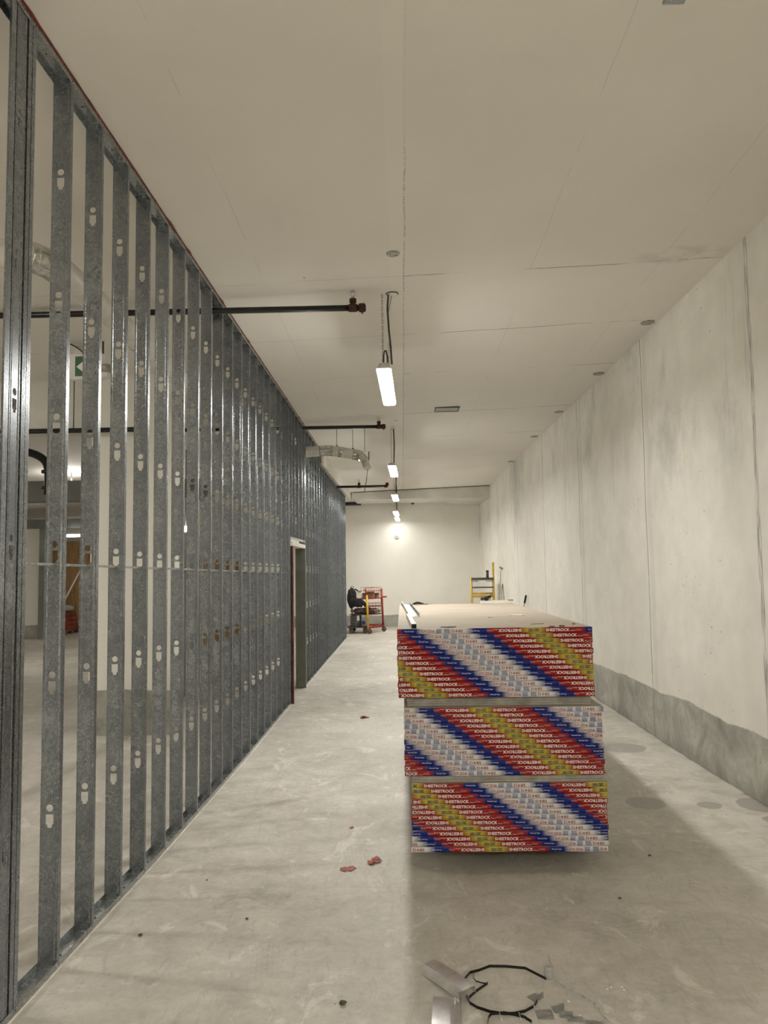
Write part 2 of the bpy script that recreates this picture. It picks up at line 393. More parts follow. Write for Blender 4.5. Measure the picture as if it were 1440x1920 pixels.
def thing(name, label, cat, loc=(0, 0, 0), rz=0, group=None):
    o = bpy.data.objects.new(name, None); COL.objects.link(o); o.location = loc; o.rotation_euler = (0, 0, rz)
    o.empty_display_size = .1
    o['label'] = label; o['category'] = cat
    if group: o['group'] = group
    return o
def tag(o, label, cat, group=None):
    o['label'] = label; o['category'] = cat
    if group: o['group'] = group
    return o
def struct(name, bm, mat, parent=None):
    o = obj(name, bm, mat, parent)
    if parent is None: o['kind'] = 'structure'
    return o
def pb(name, mat, parent, *b, bevel=0.0):
    bm = bmesh.new(); box(bm, *b); return obj(name, bm, mat, parent, bevel=bevel)
def pt(name, mat, parent, pts, r, seg=8):
    bm = bmesh.new(); tube(bm, pts, r, seg); return obj(name, bm, mat, parent)

# ================================================================== SETTING
YB, YF, XL = 24.2, -9.0, -13.0
bm = bmesh.new()
ys = sorted(set([YF] + FY[1:-1] + [YB+.4]))
xs = [XL-.2, -4, 3.6]
grid = [[bm.verts.new((x, y, fz(y))) for x in xs] for y in ys]
for i in range(len(ys)-1):
    for j in range(len(xs)-1): bm.faces.new((grid[i][j], grid[i][j+1], grid[i+1][j+1], grid[i+1][j]))
ret = bmesh.ops.extrude_face_region(bm, geom=bm.faces[:])
for v in [g for g in ret['geom'] if isinstance(g, bmesh.types.BMVert)]: v.co.z -= .25
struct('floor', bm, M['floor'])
bm = bmesh.new()
cx0, cx1, cy0, cy1 = XL-.2, 3.6, YF, YB+.4
hexa(bm, [(x, y, cz(x, y)) for x, y in ((cx0,cy0),(cx1,cy0),(cx1,cy1),(cx0,cy1))] + [(x, y, cz(x, y)+.3) for x, y in ((cx0,cy0),(cx1,cy0),(cx1,cy1),(cx0,cy1))])
struct('ceiling', bm, M['ceil'])
bm = bmesh.new()
def wall_prism(bm, p, q, t, zt=4.9, zb=-.25):
    (x0, y0), (x1, y1) = p, q; (tx, ty) = t
    pts = [(x0, y0), (x1, y1), (x1+tx, y1+ty), (x0+tx, y0+ty)]
    hexa(bm, [(x, y, zb) for x, y in pts] + [(x, y, zt) for x, y in pts])
wall_prism(bm, (rw(YF), YF), (rw(YB+.3), YB+.3), (.3, 0)); struct('wall_right', bm, M['rwall'])
bm = bmesh.new(); wall_prism(bm, (XL, YB), (rw(YB), YB), (0, .3)); struct('wall_back', bm, M['wall'])
bm = bmesh.new(); wall_prism(bm, (XL, YF), (XL, YB), (-.3, 0)); struct('wall_left', bm, M['wall'])
bm = bmesh.new(); wall_prism(bm, (XL, YF), (rw(YF), YF), (0, -.3)); struct('wall_front', bm, M['wall'])

# dropped beam across the corridor end, its right-hand return, and the soffit over the stud wall
def beam(name, pts, z0s, z1f, label):
    bm = bmesh.new(); hexa(bm, [(x, y, z) for (x, y), z in zip(pts, z0s)] + [(x, y, z1f(x, y)) for x, y in pts])
    o = struct(name, bm, M['soffit']); o['label'] = label; return o
xr = rw(21.7)
beam('trim_1', [(-1.36, 21.7), (xr, 21.7), (rw(23.05), 23.05), (-1.30, 23.05)], [3.885]*4, lambda x, y: cz(x, y)+.01, 'painted concrete beam dropped across the far end of the corridor')
beam('trim_2', [(1.32, 23.05), (rw(23.05), 23.05), (rw(YB), YB), (1.40, YB)], [3.885]*4, lambda x, y: cz(x, y)+.01, 'lower slab corner between the end beam and the right wall')
beam('trim_3', [(-3.4, 14.95), (-1.485, 14.95), (-1.41, 22.0), (-3.4, 22.0)], [3.955, 3.955, 3.88, 3.88], lambda x, y: cz(x, y)+.01, 'painted soffit over the far stretch of the stud wall')
bm = bmesh.new(); a, b = (-1.34, 21.69), (xr, 21.69)
hexa(bm, [(a[0], 21.685, cz(*a)-.018), (b[0], 21.685, cz(*b)-.018), (b[0], 21.70, cz(*b)-.018), (a[0], 21.70, cz(*a)-.018)] + [(a[0], 21.685, cz(*a)), (b[0], 21.685, cz(*b)), (b[0], 21.70, cz(*b)), (a[0], 21.70, cz(*a))])
struct('trim_4', bm, M['darkline'])

# left-hand space: wall block, header beam, far column
bm = bmesh.new(); box(bm, -3.72, -2.70, 9.26, 9.60, -.2, 4.5); o = struct('wall_block', bm, M['wall']); o['label'] = 'white painted concrete wall block beyond the studs with bare concrete base'
bm = bmesh.new(); box(bm, XL, -3.72, 9.26, 9.6, 3.62, 4.5); o = struct('trim_5', bm, M['soffit'])
bm = bmesh.new(); box(bm, -9.0, -3.0, 12.0, 12.5, 3.06, 3.36); o = struct('trim_6', bm, M['greybeam'])
bm = bmesh.new(); box(bm, XL, -8.6, 21.5, 21.9, 3.20, 3.46); o = struct('trim_7', bm, M['greybeam'])
bm = bmesh.new(); box(bm, -11.3, -10.03, 21.6, 21.9, .1, 3.2); o = struct('wall_pier', bm, M['wall'])
bm = bmesh.new(); box(bm, -10.029, -9.88, 21.4, 21.9, .1, 3.2); o = struct('wall_post', bm, M['greybeam'])

# ================================================================== STUD WALL
SW, FL, T = .092, .034, .0011
KN = [.742, 1.373, 2.008, 2.645, 3.267, 3.91]
def stud_mesh(h, kn, name):
    # web with knock-outs, cut from a filled 2D curve
    cu = bpy.data.curves.new('c', 'CURVE'); cu.dimensions = '2D'; cu.fill_mode = 'BOTH'; cu.extrude = T/2
    def poly(pts):
        s = cu.splines.new('POLY'); s.points.add(len(pts)-1); s.use_cyclic_u = True
        for i, p in enumerate(pts): s.points[i].co = (p[0], p[1], 0, 1)
    poly([(-SW, 0), (0, 0), (0, h), (-SW, h)])
    for c in kn:
        if c > h-.1 or c < .15: continue
        m = -SW/2
        poly([(m+.0168*math.cos(a*math.pi/8), c+.0168*math.sin(a*math.pi/8)) for a in range(16)])
        poly([(m-.0185, c-.030), (m+.0185, c-.030), (m+.0185, c-.072), (m+.015, c-.079), (m+.0105, c-.079), (m+.0105, c-.092), (m-.0105, c-.092), (m-.0105, c-.079), (m-.015, c-.079), (m-.0185, c-.072)])
    o = bpy.data.objects.new('c', cu); COL.objects.link(o)
    dg = bpy.context.evaluated_depsgraph_get(); me = bpy.data.meshes.new_from_object(o.evaluated_get(dg))
    bpy.data.objects.remove(o)
    bm = bmesh.new(); bm.from_mesh(me)
    for v in bm.verts: v.co = Vector((v.co.x, v.co.z + T/2, v.co.y))      # (x, y, z)
    for sx in (0, 1):
        xf = -SW+T if sx == 0 else 0
        box(bm, xf-T, xf, 0, FL, 0, h)                                     # flange
        lx = xf if sx == 0 else xf-T-.008
        box(bm, lx, lx+.008, FL-T, FL, 0, h)                               # return lip
        fx = -T-SW+T if sx == 0 else 0
        for fy in (.009, .017, .025):                                      # knurled ribs on the flange
            xx = xf if sx else xf-T
            s = 1 if sx else -1
            tri = [(xx, fy-.0018), (xx+s*.0007, fy), (xx, fy+.0018)]
            a = [bm.verts.new((p[0], p[1], 0)) for p in tri]; b = [bm.verts.new((p[0], p[1], h)) for p in tri]
            for i, j in ((0, 1), (1, 2)): bm.faces.new((a[i], a[j], b[j], b[i]))
    for u in (-.079, -.0155, -.011):                                       # stiffening beads in the web
        tri = [(u-.0022, 0), (u, -.0016), (u+.0022, 0)]
        a = [bm.verts.new((p[0], p[1], 0)) for p in tri]; b = [bm.verts.new((p[0], p[1], h)) for p in tri]
        for i, j in ((0, 1), (1, 2)): bm.faces.new((a[i], a[j], b[j], b[i]))
    bmesh.ops.remove_doubles(bm, verts=bm.verts, dist=1e-5)
    out = bpy.data.meshes.new(name); bm.to_mesh(out); bm.free(); out.materials.append(M['galv']); return out
HF, HS = 4.42, 3.80
m_full = stud_mesh(HF, KN, 'stud_full'); m_short = stud_mesh(HS, KN[:5], 'stud_short')
frame = thing('stud_partition', 'long galvanized steel stud partition wall framed from floor to ceiling on the left', 'stud wall', (lw(3.2), 3.2, fz(3.2)))
FB = frame.location.copy()
def rel(bm):
    for v in bm.verts: v.co -= FB
    return bm
def put(me, y, z0, z1, rz=0.0, x=None, name='stud'):
    o = bpy.data.objects.new(name, me); COL.objects.link(o); h = {m_full: HF, m_short: HS}.get(me, None) or me['h']
    o.location = Vector((lw(y) if x is None else x, y, z0)) - FB
    o.scale = (1, 1, (z1-z0)/h); o.rotation_euler = (0, 0, rz); o.parent = frame
    return o
Y0, SP = 3.435, .4064
def topz(y): return cz(lw(y), y)-.006 if y < 14.93 else interp(y, [14.95, 22], [3.955, 3.88])-.006
yy = []
for i in range(0, 43):
    y = Y0+SP*i
    if y > 20.6: break
    if 11.02 < y < 12.55: continue
    yy.append(y)
yy += [10.98, 11.07, 12.62, 12.70]
for y in sorted(yy):
    put(m_full if y < 14.93 else m_short, y, fz(y)+.010, topz(y)-.004)
# jamb pack at the near end: back-to-back stud, stud turned flat, one more
o = put(m_full, Y0-.004, fz(Y0)+.010, topz(Y0)-.004, math.pi, x=lw(Y0)-SW-.0003)
o = put(m_full, 3.288, fz(3.3)+.010, topz(3.3)-.004, math.pi/2, x=lw(3.3)-.001); o.location = Vector((lw(3.3)-.001, 3.384, fz(3.3)+.010))-FB; 
bm = bmesh.new(); xa = lw(3.25); box(bm, xa-.0012, xa, 3.244, 3.284, fz(3.2)+.010, topz(3.2)-.004)
for q in range(3): box(bm, xa, xa+.0006, 3.252+.010*q, 3.255+.010*q, fz(3.2)+.010, topz(3.2)-.004)
box(bm, xa-.022, xa-.0012, 3.2828, 3.284, fz(3.2)+.010, topz(3.2)-.004); obj('edge_angle', rel(bm), M['galv'], frame)
put(m_full, 3.03, fz(3.0)+.010, topz(3.0)-.004)
put(m_full, 2.62, fz(3.0)+.010, topz(2.6)-.004)
# cripple studs over the door
m_cr = stud_mesh(1.95, [.35, .98, 1.6], 'stud_cripple'); m_cr['h'] = 1.95
for y in (11.30, 11.58, 11.97, 12.37): put(m_cr, y, 2.36, topz(y)-.004)
def chan(bm, pts, up_, lip=.032, w=SW, t=.0013):
    # U-shaped track following the wall line; up_ = +1 opens upward
    for a in range(len(pts)-1):
        (y0, z0), (y1, z1) = pts[a], pts[a+1]; x0, x1 = lw(y0)+.0012, lw(y1)+.0012
        def slab(xa, xb, h0, h1):
            lo, hi = min(h0, h1), max(h0, h1)
            hexa(bm, [(x0+xa, y0, z0+lo), (x0+xb, y0, z0+lo), (x1+xb, y1, z1+lo), (x1+xa, y1, z1+lo), (x0+xa, y0, z0+hi), (x0+xb, y0, z0+hi), (x1+xb, y1, z1+hi), (x1+xa, y1, z1+hi)])
        slab(-w-.003, .0005, 0, up_*t); slab(-.0005, .0008, 0, up_*lip); slab(-w-.003, -w-.0017, 0, up_*lip)
def fpts(y0, y1, n, f): return [(y0+(y1-y0)*i/n, f(y0+(y1-y0)*i/n)) for i in range(n+1)]
bot1 = fpts(2.4, 11.12, 22, lambda y: fz(y)+.007); bot2 = fpts(12.60, 20.66, 10, lambda y: fz(y)+.007)
for nm, pts, u in (('bottom_track', bot1, 1), ('bottom_track', bot2, 1), ('top_track', fpts(2.4, 14.93, 1, lambda y: cz(lw(y), y)-.006), -1), ('top_track', fpts(14.96, 20.66, 1, topz), -1), ('header_track', fpts(11.12, 12.62, 1, lambda y: 2.36), 1)):
    bm = bmesh.new(); chan(bm, pts, u, .032 if nm != 'top_track' else .034); obj(nm, rel(bm), M['galvp'], frame)
# white gasket strip under the bottom track, red sealant at the ceiling
for pts in (bot1, bot2):
    bm = bmesh.new()
    for a in range(len(pts)-1):
        (y0, z0), (y1, z1) = pts[a], pts[a+1]; x0, x1 = lw(y0), lw(y1)
        hexa(bm, [(x0-.09, y0, z0-.007), (x0+.007, y0, z0-.007), (x1+.007, y1, z1-.007), (x1-.09, y1, z1-.007), (x0-.09, y0, z0-.0005), (x0+.006, y0, z0-.0005), (x1+.006, y1, z1-.0005), (x1-.09, y1, z1-.0005)])
    obj('sill_gasket', rel(bm), M['gasket'], frame)
bm = bmesh.new(); rnd = random.Random(3); n = 150
P_ = [(2.4+(14.9-2.4)*i/n) for i in range(n+1)]
tube(bm, [(lw(y)+.003, y, cz(lw(y), y)-.003) for y in P_], [.0045+rnd.random()*.003+(.006 if rnd.random() < .05 else 0) for _ in P_], 6)
obj('sealant_bead', rel(bm), M['seal'], frame)
bm = bmesh.new(); tube(bm, [(lw(14.95)+.004, 14.94, 4.27), (lw(14.95)+.004, 14.94, 3.97)], .008, 6)
tube(bm, [(lw(y)+.004, y, topz(y)+.004) for y in (14.97, 20.6)], .006, 6); obj('sealant_bead', rel(bm), M['seal'], frame)
# bridging channel through the third knock-outs
for y0, y1 in ((2.4, 11.05), (12.64, 20.6)):
    bm = bmesh.new(); pts = fpts(y0, y1, 6, lambda y: 1.931 - .0085*(min(y, 12)-3.84))
    for a in range(len(pts)-1):
        (ya, za), (yb, zb) = pts[a], pts[a+1]; xa, xb = lw(ya)-SW/2, lw(yb)-SW/2
        for (u0, u1, h0, h1) in ((-.019, .019, 0, .0015), (-.019, -.0175, 0, .012), (.0175, .019, 0, .012)):
            hexa(bm, [(xa+u0, ya, za+h0), (xa+u1, ya, za+h0), (xb+u1, yb, zb+h0), (xb+u0, yb, zb+h0), (xa+u0, ya, za+h1), (xa+u1, ya, za+h1), (xb+u1, yb, zb+h1), (xb+u0, yb, zb+h1)])
    obj('bridging_channel', rel(bm), M['galvp'], frame)
# screws in the track lips and pins in the track webs
bm = bmesh.new()
for y in sorted(yy):
    for z in (fz(y)+.026, topz(y)-.022):
        lathe(bm, [(.0035, 0), (.004, .0015), (.002, .003)], (lw(y)+.0018, y+.016, z), 6, 'x')
for i in range(40):
    y = 3.55+.43*i
    if y > 20.4 or 11.0 < y < 12.7: continue
    lathe(bm, [(.006, 0), (.005, .004)], (lw(y)-.045, y, fz(y)+.0085), 6, 'z')
    lathe(bm, [(.006, -.004), (.006, 0)], (lw(y)-.05, y+.12, topz(y)-.002), 6, 'z')
o = obj('track_screws', rel(bm), M['stone'], frame); o['kind'] = 'stuff'

# ---------------------------------------------------------------- door frame
df = thing('door_frame', 'open steel door frame with rusty red near jamb set in the stud wall', 'door frame', (lw(11.15), 11.15, fz(11.15)))
DB = df.location.copy()
def dfb(name, mat, *b):
    bm = bmesh.new(); box(bm, *b)
    for v in bm.verts: v.co -= DB
    return obj(name, bm, mat, df, bevel=.003)
x = lw(11.2)
def jamb(y0, s, mat, lab):
    zt = 2.26; bm = bmesh.new(); y1 = y0+s*.05; a, b = sorted((y0, y1))
    box(bm, x-.125, x-.122, a, b, fz(y0)+.001, zt); box(bm, x+.030, x+.033, a, b, fz(y0)+.001, zt)
    ye = y1; box(bm, x-.122, x+.030, min(ye, ye-s*.003), max(ye, ye-s*.003), fz(y0)+.001, zt)
    box(bm, x-.06, x-.035, min(ye, ye+s*.016), max(ye, ye+s*.016), fz(y0)+.001, zt)
    box(bm, x+.018, x+.030, min(y0, y0+s*.003), max(y0, y0+s*.003), fz(y0)+.001, zt)
    box(bm, x-.122, x-.110, min(y0, y0+s*.003), max(y0, y0+s*.003), fz(y0)+.001, zt)
    for v in bm.verts: v.co -= DB
    o = obj('jamb', bm, mat, df); o['label'] = lab
jamb(11.14, 1, M['primer'], 'red primed near jamb'); jamb(12.58, -1, M['olive'], 'dark olive far jamb')
dfb('head', M['white'], x-.125, x+.033, 11.14, 12.58, 2.262, 2.32)
dfb('header_block', M['white'], x-.10, x+.012, 11.14, 11.95, 2.323, 2.357)
dfb('anchor_plate', M['olive'], x-.10, x-.01, 12.505, 12.515, fz(12.5)+.01, fz(12.5)+.13)
# shut leaf / dark panel glimpsed inside
bm = bmesh.new(); box(bm, -3.4, -3.3, 11.0, 13.0, fz(11), 2.5)
tag(obj('leaning_board', bm, M['greybeam']), 'dark grey panel standing in the room behind the door frame', 'panel')

# ================================================================== DRYWALL STACK
PER = 1.165
def text_mesh(txt, cx, w_, h_, flip=False, cy=0.0, bold=.0, shear=0.0):
    cu = bpy.data.curves.new('t', 'FONT'); cu.body = txt; cu.resolution_u = 2; cu.size = 1; cu.offset = bold; cu.shear = shear
    o = bpy.data.objects.new('t', cu); COL.objects.link(o)
    dg = bpy.context.evaluated_depsgraph_get(); me = bpy.data.meshes.new_from_object(o.evaluated_get(dg)); bpy.data.objects.remove(o)
    bm = bmesh.new(); bm.from_mesh(me); bpy.data.meshes.remove(me)
    xs = [v.co.x for v in bm.verts]; ys = [v.co.y for v in bm.verts]
    mx, my = (min(xs)+max(xs))/2, (min(ys)+max(ys))/2; sx, sy = w_/(max(xs)-min(xs)), h_/(max(ys)-min(ys))
    out = []
    s = -1 if flip else 1
    for f in bm.faces: out.append([(cx+s*(v.co.x-mx)*sx, 0.0, cy+s*(v.co.y-my)*sy) for v in f.verts])
    bm.free(); return out
items = [   # (polys, material index)
    (text_mesh('SHEETROCK', .153, .150, .0190, False, 0, .030), 0), (text_mesh('SHEETROCK', 1.014, .150, .0190, True, 0, .030), 0),
    (text_mesh('Brand', .247, .026, .0060, False, -.0055, .012), 0), (text_mesh('Brand', .920, .026, .0060, True, .0055, .012), 0),
    (text_mesh('GYPSUM PANELS', .282, .034, .0032, False, .0018, .0), 0), (text_mesh('PANNEAUX DE GYPSE', .282, .036, .0032, False, -.0038, .0), 0),
    (text_mesh('GYPSUM PANELS', .885, .034, .0032, True, -.0018, .0), 0), (text_mesh('PANNEAUX DE GYPSE', .885, .036, .0032, True, .0038, .0), 0),
    (text_mesh('Firecode Type', .373, .058, .0088, False, 0, .02), 0), (text_mesh('Firecode Type', .792, .058, .0088, True, 0, .02), 0),
    (text_mesh('15.9/1.22/3.66', .494, .082, .0190, False, 0, .030), 2), (text_mesh('5/8·4·12', .678, .072, .0180, True, 0, .030), 2),
    (text_mesh('CGC', -.0185, .034, .0195, True, -.001, .055, .15), 1), (text_mesh('CGC', .0195, .034, .0195, False, .001, .055, .15), 1)]
def quad(x0, x1, z0, z1): return [(x0, 0, z0), (x1, 0, z0), (x1, 0, z1), (x0, 0, z1)]
bars = []
rb = random.Random(5)
for c in (.561, .614):
    for zz in (-.0068, .0074):
        u = c-.017
        while u < c+.017:
            wd = rb.choice((.0012, .0018, .0024)); bars.append(quad(u, u+wd, zz-.0062, zz+.0062)); u += wd+rb.choice((.0007, .0012))
    for zz in (-.0016,): bars.append(quad(c-.016, c+.016, zz, zz+.0016))
items.append((bars, 3))
items.append(([quad(.3055, .3065, -.001, .001)], 0))
def lettering(x0, x1, off):
    """print between x0 and x1 (tape ends); off = x of a logo centre"""
    bm = bmesh.new(); k0 = math.floor((x0-off)/PER)-1
    for k in range(k0, k0+4):
        for polys, mi in items:
            lo = min(p[0] for q in polys for p in q)+off+k*PER; hi = max(p[0] for q in polys for p in q)+off+k*PER
            if hi < x0 or lo > x1: continue
            for q in polys:
                a = min(p[0] for p in q)+off+k*PER; b = max(p[0] for p in q)+off+k*PER
                if b < x0 or a > x1: continue
                try: f = bm.faces.new([bm.verts.new((p[0]+off+k*PER, p[1], p[2])) for p in q]); f.material_index = mi
                except ValueError: pass
    for xx, s in ((x0+.002, -1), (x1-.002, 1)):
        bmesh.ops.bisect_plane(bm, geom=bm.verts[:]+bm.edges[:]+bm.faces[:], plane_co=(xx, 0, 0), plane_no=(s, 0, 0), clear_outer=True)
    return bm
LIFTS = [('top', -.037, 1.197, 1.075, 1.511, -.0, .043, 945, 740, 3.6), ('middle', 0.0, 1.245, .590, 1.013, 0, .0, 545, 740, 3.43), ('bottom', .040, 1.257, .125, .546, 0, 0, 105, 740, 3.43)]
LOGO = {'top': (1002.5, 13.35), 'middle': (899.0, 13.25), 'bottom': (766.5, 13.0)}
MPP = 1.234/367.0
ORD = ['topmost', 'second', 'third', 'fourth', 'fifth', 'sixth', 'seventh', 'eighth', 'ninth', 'tenth', 'eleventh', 'twelfth', 'bottommost']
YS, LEN = 5.04, 3.66
me_board = {}
rs = random.Random(11)
for (lname, x0, x1, z0, z1, _, _, _, _, _) in LIFTS:
    rowh = (z1-z0)/13; wd = x1-x0
    lx, shift = LOGO[lname]
    for r_ in range(13):
        zb = z1-(r_+1)*rowh; jx = rs.uniform(-.004, .004) + (.0 if lname != 'bottom' else -.0005*r_); jy = rs.uniform(-.004, .004)
        ordw = ORD[r_] + (' from the top' if 0 < r_ < 12 else '')
        t = thing('drywall_pair', '%s printed board pair in the %s lift of the drywall stack' % (ordw, lname), 'drywall', (x0+jx, YS+jy, zb), 0, 'drywall pairs in the %s lift' % lname)
        top = lname == 'top' and r_ == 0
        for s in (0, 1):
            key = (round(wd, 4), top and s == 1)
            if key not in me_board:
                bm = bmesh.new(); box(bm, 0, wd, .0, LEN, 0, .0160)
                bmesh.ops.recalc_face_normals(bm, faces=bm.faces)
                me = bpy.data.meshes.new('gypsum_board'); bm.to_mesh(me); bm.free(); me.materials.append(M['board']); me_board[key] = me
            o = bpy.data.objects.new('gypsum_board', me_board[key]); COL.objects.link(o); o.parent = t; o.location = (rs.uniform(0, .002), .001, s*.0163)
        # end tape: a shallow folded strip over the board ends
        bm = bmesh.new(); n = 12; uvl = bm.loops.layers.uv.new('UVMap'); prof = [(.012, .0004), (-.0010, .0004), (-.0036, .0026), (-.0044, .0160), (-.0036, rowh-.0032), (-.0006, rowh-.0008), (.012, rowh-.0006)]
        cols = []
        logo_x = (lx + shift*r_ - 745)*MPP - .037 - (x0+jx) - .0
        for i in range(n+1):
            u = -.003+(wd+.006)*i/n; wv = .0012*math.sin(u*9+r_*1.7)
            edge = .006 if i in (0, n) else 0
            cols.append([bm.verts.new((u, a+wv*(1 if 0 < j < 6 else 0)+edge*(1 if 0 < j < 6 else 0)*.6, b)) for j, (a, b) in enumerate(prof)])
        for i in range(n):
            for j in range(len(prof)-1):
                f = bm.faces.new((cols[i][j], cols[i+1][j], cols[i+1][j+1], cols[i][j+1])); f.smooth = True
                for lp in f.loops: lp[uvl].uv = ((lp.vert.co.x-logo_x)/PER, lp.vert.co.z/rowh)
        tp = obj('end_tape', bm, M['tape'], t)
        lb = lettering(0.0, wd, logo_x)
        for v in lb.verts:
            wv = .0012*math.sin(v.co.x*9+r_*1.7)
            hz = rowh/2+v.co.z; v.co = Vector((v.co.x, interp(hz, [p[1] for p in prof[1:6]], [p[0] for p in prof[1:6]])+wv-.0007, hz))
        obj('printed_lettering', lb, [M['ltr_white'], M['ltr_navy'], M['ltr_red'], M['ltr_bar']], tp, recalc=False)
# spacers between the lifts
def spacer(level, x0, x1, y0, y1, z0, z1, n, where):
    t = thing('gypsum_spacer', '%s grey gypsum strip spacer under the %s lift of the drywall stack' % (where, level), 'spacer', (x0, y0, z0), 0, 'gypsum spacers in the drywall stack')
    h = (z1-z0)/n
    for i in range(n):
        pb('strip', M['core'], t, rs.uniform(0, .012), x1-x0-rs.uniform(0, .012), rs.uniform(0, .006), y1-y0-rs.uniform(0, .006), i*h+.0006, (i+1)*h-.0006)
for lvl, xa, xb, z0, z1, n, yf in (('top', .012, 1.20, 1.0135, 1.0745, 4, 5.10), ('middle', .035, 1.285, .5465, .5895, 3, 5.06), ('bottom', .10, 1.20, None, .1245, 8, 5.55)):
    for where, ya in (('front', yf), ('middle', 6.8), ('back', 8.45)):
        zz = fz(ya+.05) if z0 is None else z0
        spacer(lvl, xa, xb, ya, ya+.11, zz+.0005, z1, n, where)

# ---- things lying on the stack
ZT = 1.5118
def channel_piece(name, label, p, q, w_, h_, mat, z, up_=True, t=.0012):
    d = Vector((q[0]-p[0], q[1]-p[1])); L = d.length; bm = bmesh.new()
    box(bm, -w_/2, w_/2, 0, L, 0, t); box(bm, -w_/2, -w_/2+t, 0, L, 0, h_); box(bm, w_/2-t, w_/2, 0, L, 0, h_)
    for s in (-1, 1): box(bm, min(s*w_/2, s*(w_/2-.006)), max(s*w_/2, s*(w_/2-.006)), 0, L, h_-t, h_)
    o = obj(name, bm, mat, None, (p[0], p[1], z)); o.rotation_euler = (0, 0, math.atan2(d.y, d.x)-math.pi/2); return tag(o, label, 'channel')
o = channel_piece('steel_channel', 'grey steel channel offcut lying open side up on the drywall stack', (.085, 6.33), (.03, 8.62), .092, .032, M['galvp'], ZT)
bm = bmesh.new()
for u in (.5, 1.2, 1.8): box(bm, -.014, .014, u, u+.03, .0013, .0016)
obj('punched_slot', bm, M['darkline'], o)
t = thing('boxed_stud', 'pale closed box stud offcut with a dark open end on the drywall stack', 'stud offcut', (.068, 5.03, ZT)); t.rotation_euler = (0, 0, math.atan2(6.2-5.03, .042-.068)-math.pi/2)
bm = bmesh.new(); w_, L, h_ = .036, 1.17, .032
for b in ((-w_/2, w_/2, 0, L, 0, .002), (-w_/2, w_/2, 0, L, h_-.002, h_), (-w_/2, -w_/2+.002, 0, L, 0, h_), (w_/2-.002, w_/2, 0, L, 0, h_)): box(bm, *b)
obj('sleeve', bm, M['white'], t); pb('dark_end', M['black'], t, -w_/2+.002, w_/2-.002, .004, .01, .002, h_-.002)
# screw heap
bm = bmesh.new(); rnd = random.Random(2)
for i in range(230):
    cx, cy = rnd.gauss(.165, .045), rnd.gauss(8.60, .03); hh = max(0, .028*math.exp(-((cx-.165)/.045)**2))*rnd.random()
    a = rnd.uniform(0, 6.28); e = rnd.uniform(-.1, .5); L = .018
    p = Vector((cx, cy, ZT+.002+hh)); q = p+Vector((math.cos(a)*L, math.sin(a)*L, abs(math.sin(e))*L))
    tube(bm, [p, q], [.0012, .0018], 4)
o = obj('screw_heap', bm, M['nail']); tag(o, 'heap of loose black screws at the far left of the stack top', 'screws'); o['kind'] = 'stuff'
t = thing('board_offcuts', 'two white board offcuts laid across the far right of the stack top', 'offcut', (.845, 8.55, ZT))
pb('offcut', M['white'], t, 0, .34, 0, .12, 0, .015); pb('offcut', M['white'], t, .01, .345, .005, .125, .016, .031)
bm = bmesh.new(); blob(bm, (.325, .05, .036), .028, .04, .008, .3, 2, 4); obj('pink_wrapper', bm, M['skin'], t)
t = thing('work_gloves', 'crumpled black work gloves on the white offcuts at the stack end', 'gloves', (.855, 8.57, ZT+.0315))
for k, (cx, cz_, rx, rz_) in enumerate(((-.0, .02, .02, .018), (.045, .024, .03, .022), (.075, .038, .02, .012))):
    bm = bmesh.new(); blob(bm, (cx+.01, .04, cz_), rx, .035, rz_, .28, 2, 10+k); obj('glove', bm, M['black'] if k else M['deck'], t)
for k in range(4):
    pt('finger', M['black'], t, [(.06+.01*k, .03, .035+.004*k), (.085+.008*k, .02, .052+.004*k)], [.007, .005], 6)
pb('paper_cup', M['white'], t, .08, .108, .05, .08, .0, .040, bevel=.003)
# slivers and crumbs
def scrap(label, pts, mat, th=.003, cat='debris', name='debris_scrap', group=None):
    bm = bmesh.new(); a = [bm.verts.new(p) for p in pts]; bm.faces.new(a)
    r2 = bmesh.ops.extrude_face_region(bm, geom=bm.faces[:])
    for v in [g for g in r2['geom'] if isinstance(g, bmesh.types.BMVert)]: v.co.z += th
    return tag(obj(name, bm, mat), label, cat, group)
scrap('thin brown sliver near the front right edge of the stack top', [(.856, 5.31, ZT), (.951, 5.345, ZT), (.951, 5.352, ZT), (.856, 5.318, ZT)], M['wood'])
scrap('dark torn crumb near the front left of the stack top', [(.24, 5.13, ZT), (.30, 5.12, ZT), (.345, 5.15, ZT), (.30, 5.16, ZT)], M['rubber'], .004)
scrap('dark brown chip at the front edge of the stack top', [(.93, 5.06, ZT), (.965, 5.055, ZT), (.97, 5.075, ZT), (.94, 5.08, ZT)], M['rubber'], .005)
scrap('dark chip with a raised corner near the front right stack corner', [(1.00, 5.09, ZT), (1.035, 5.08, ZT), (1.02, 5.115, ZT)], M['rubber'], .007)
scrap('small dark pebble of debris on the right edge of the stack top', [(1.12, 5.26, ZT), (1.14, 5.255, ZT), (1.135, 5.275, ZT)], M['stone'], .006)
scrap('pale torn paper strip in the middle of the stack top', [(.84, 6.36, ZT), (.95, 6.32, ZT), (.98, 6.38, ZT), (.90, 6.42, ZT)], M['chip'], .003)
scrap('small white plaster crumb left of the paper strip on the stack top', [(.66, 6.12, ZT), (.70, 6.11, ZT), (.69, 6.15, ZT)], M['chip'], .008)

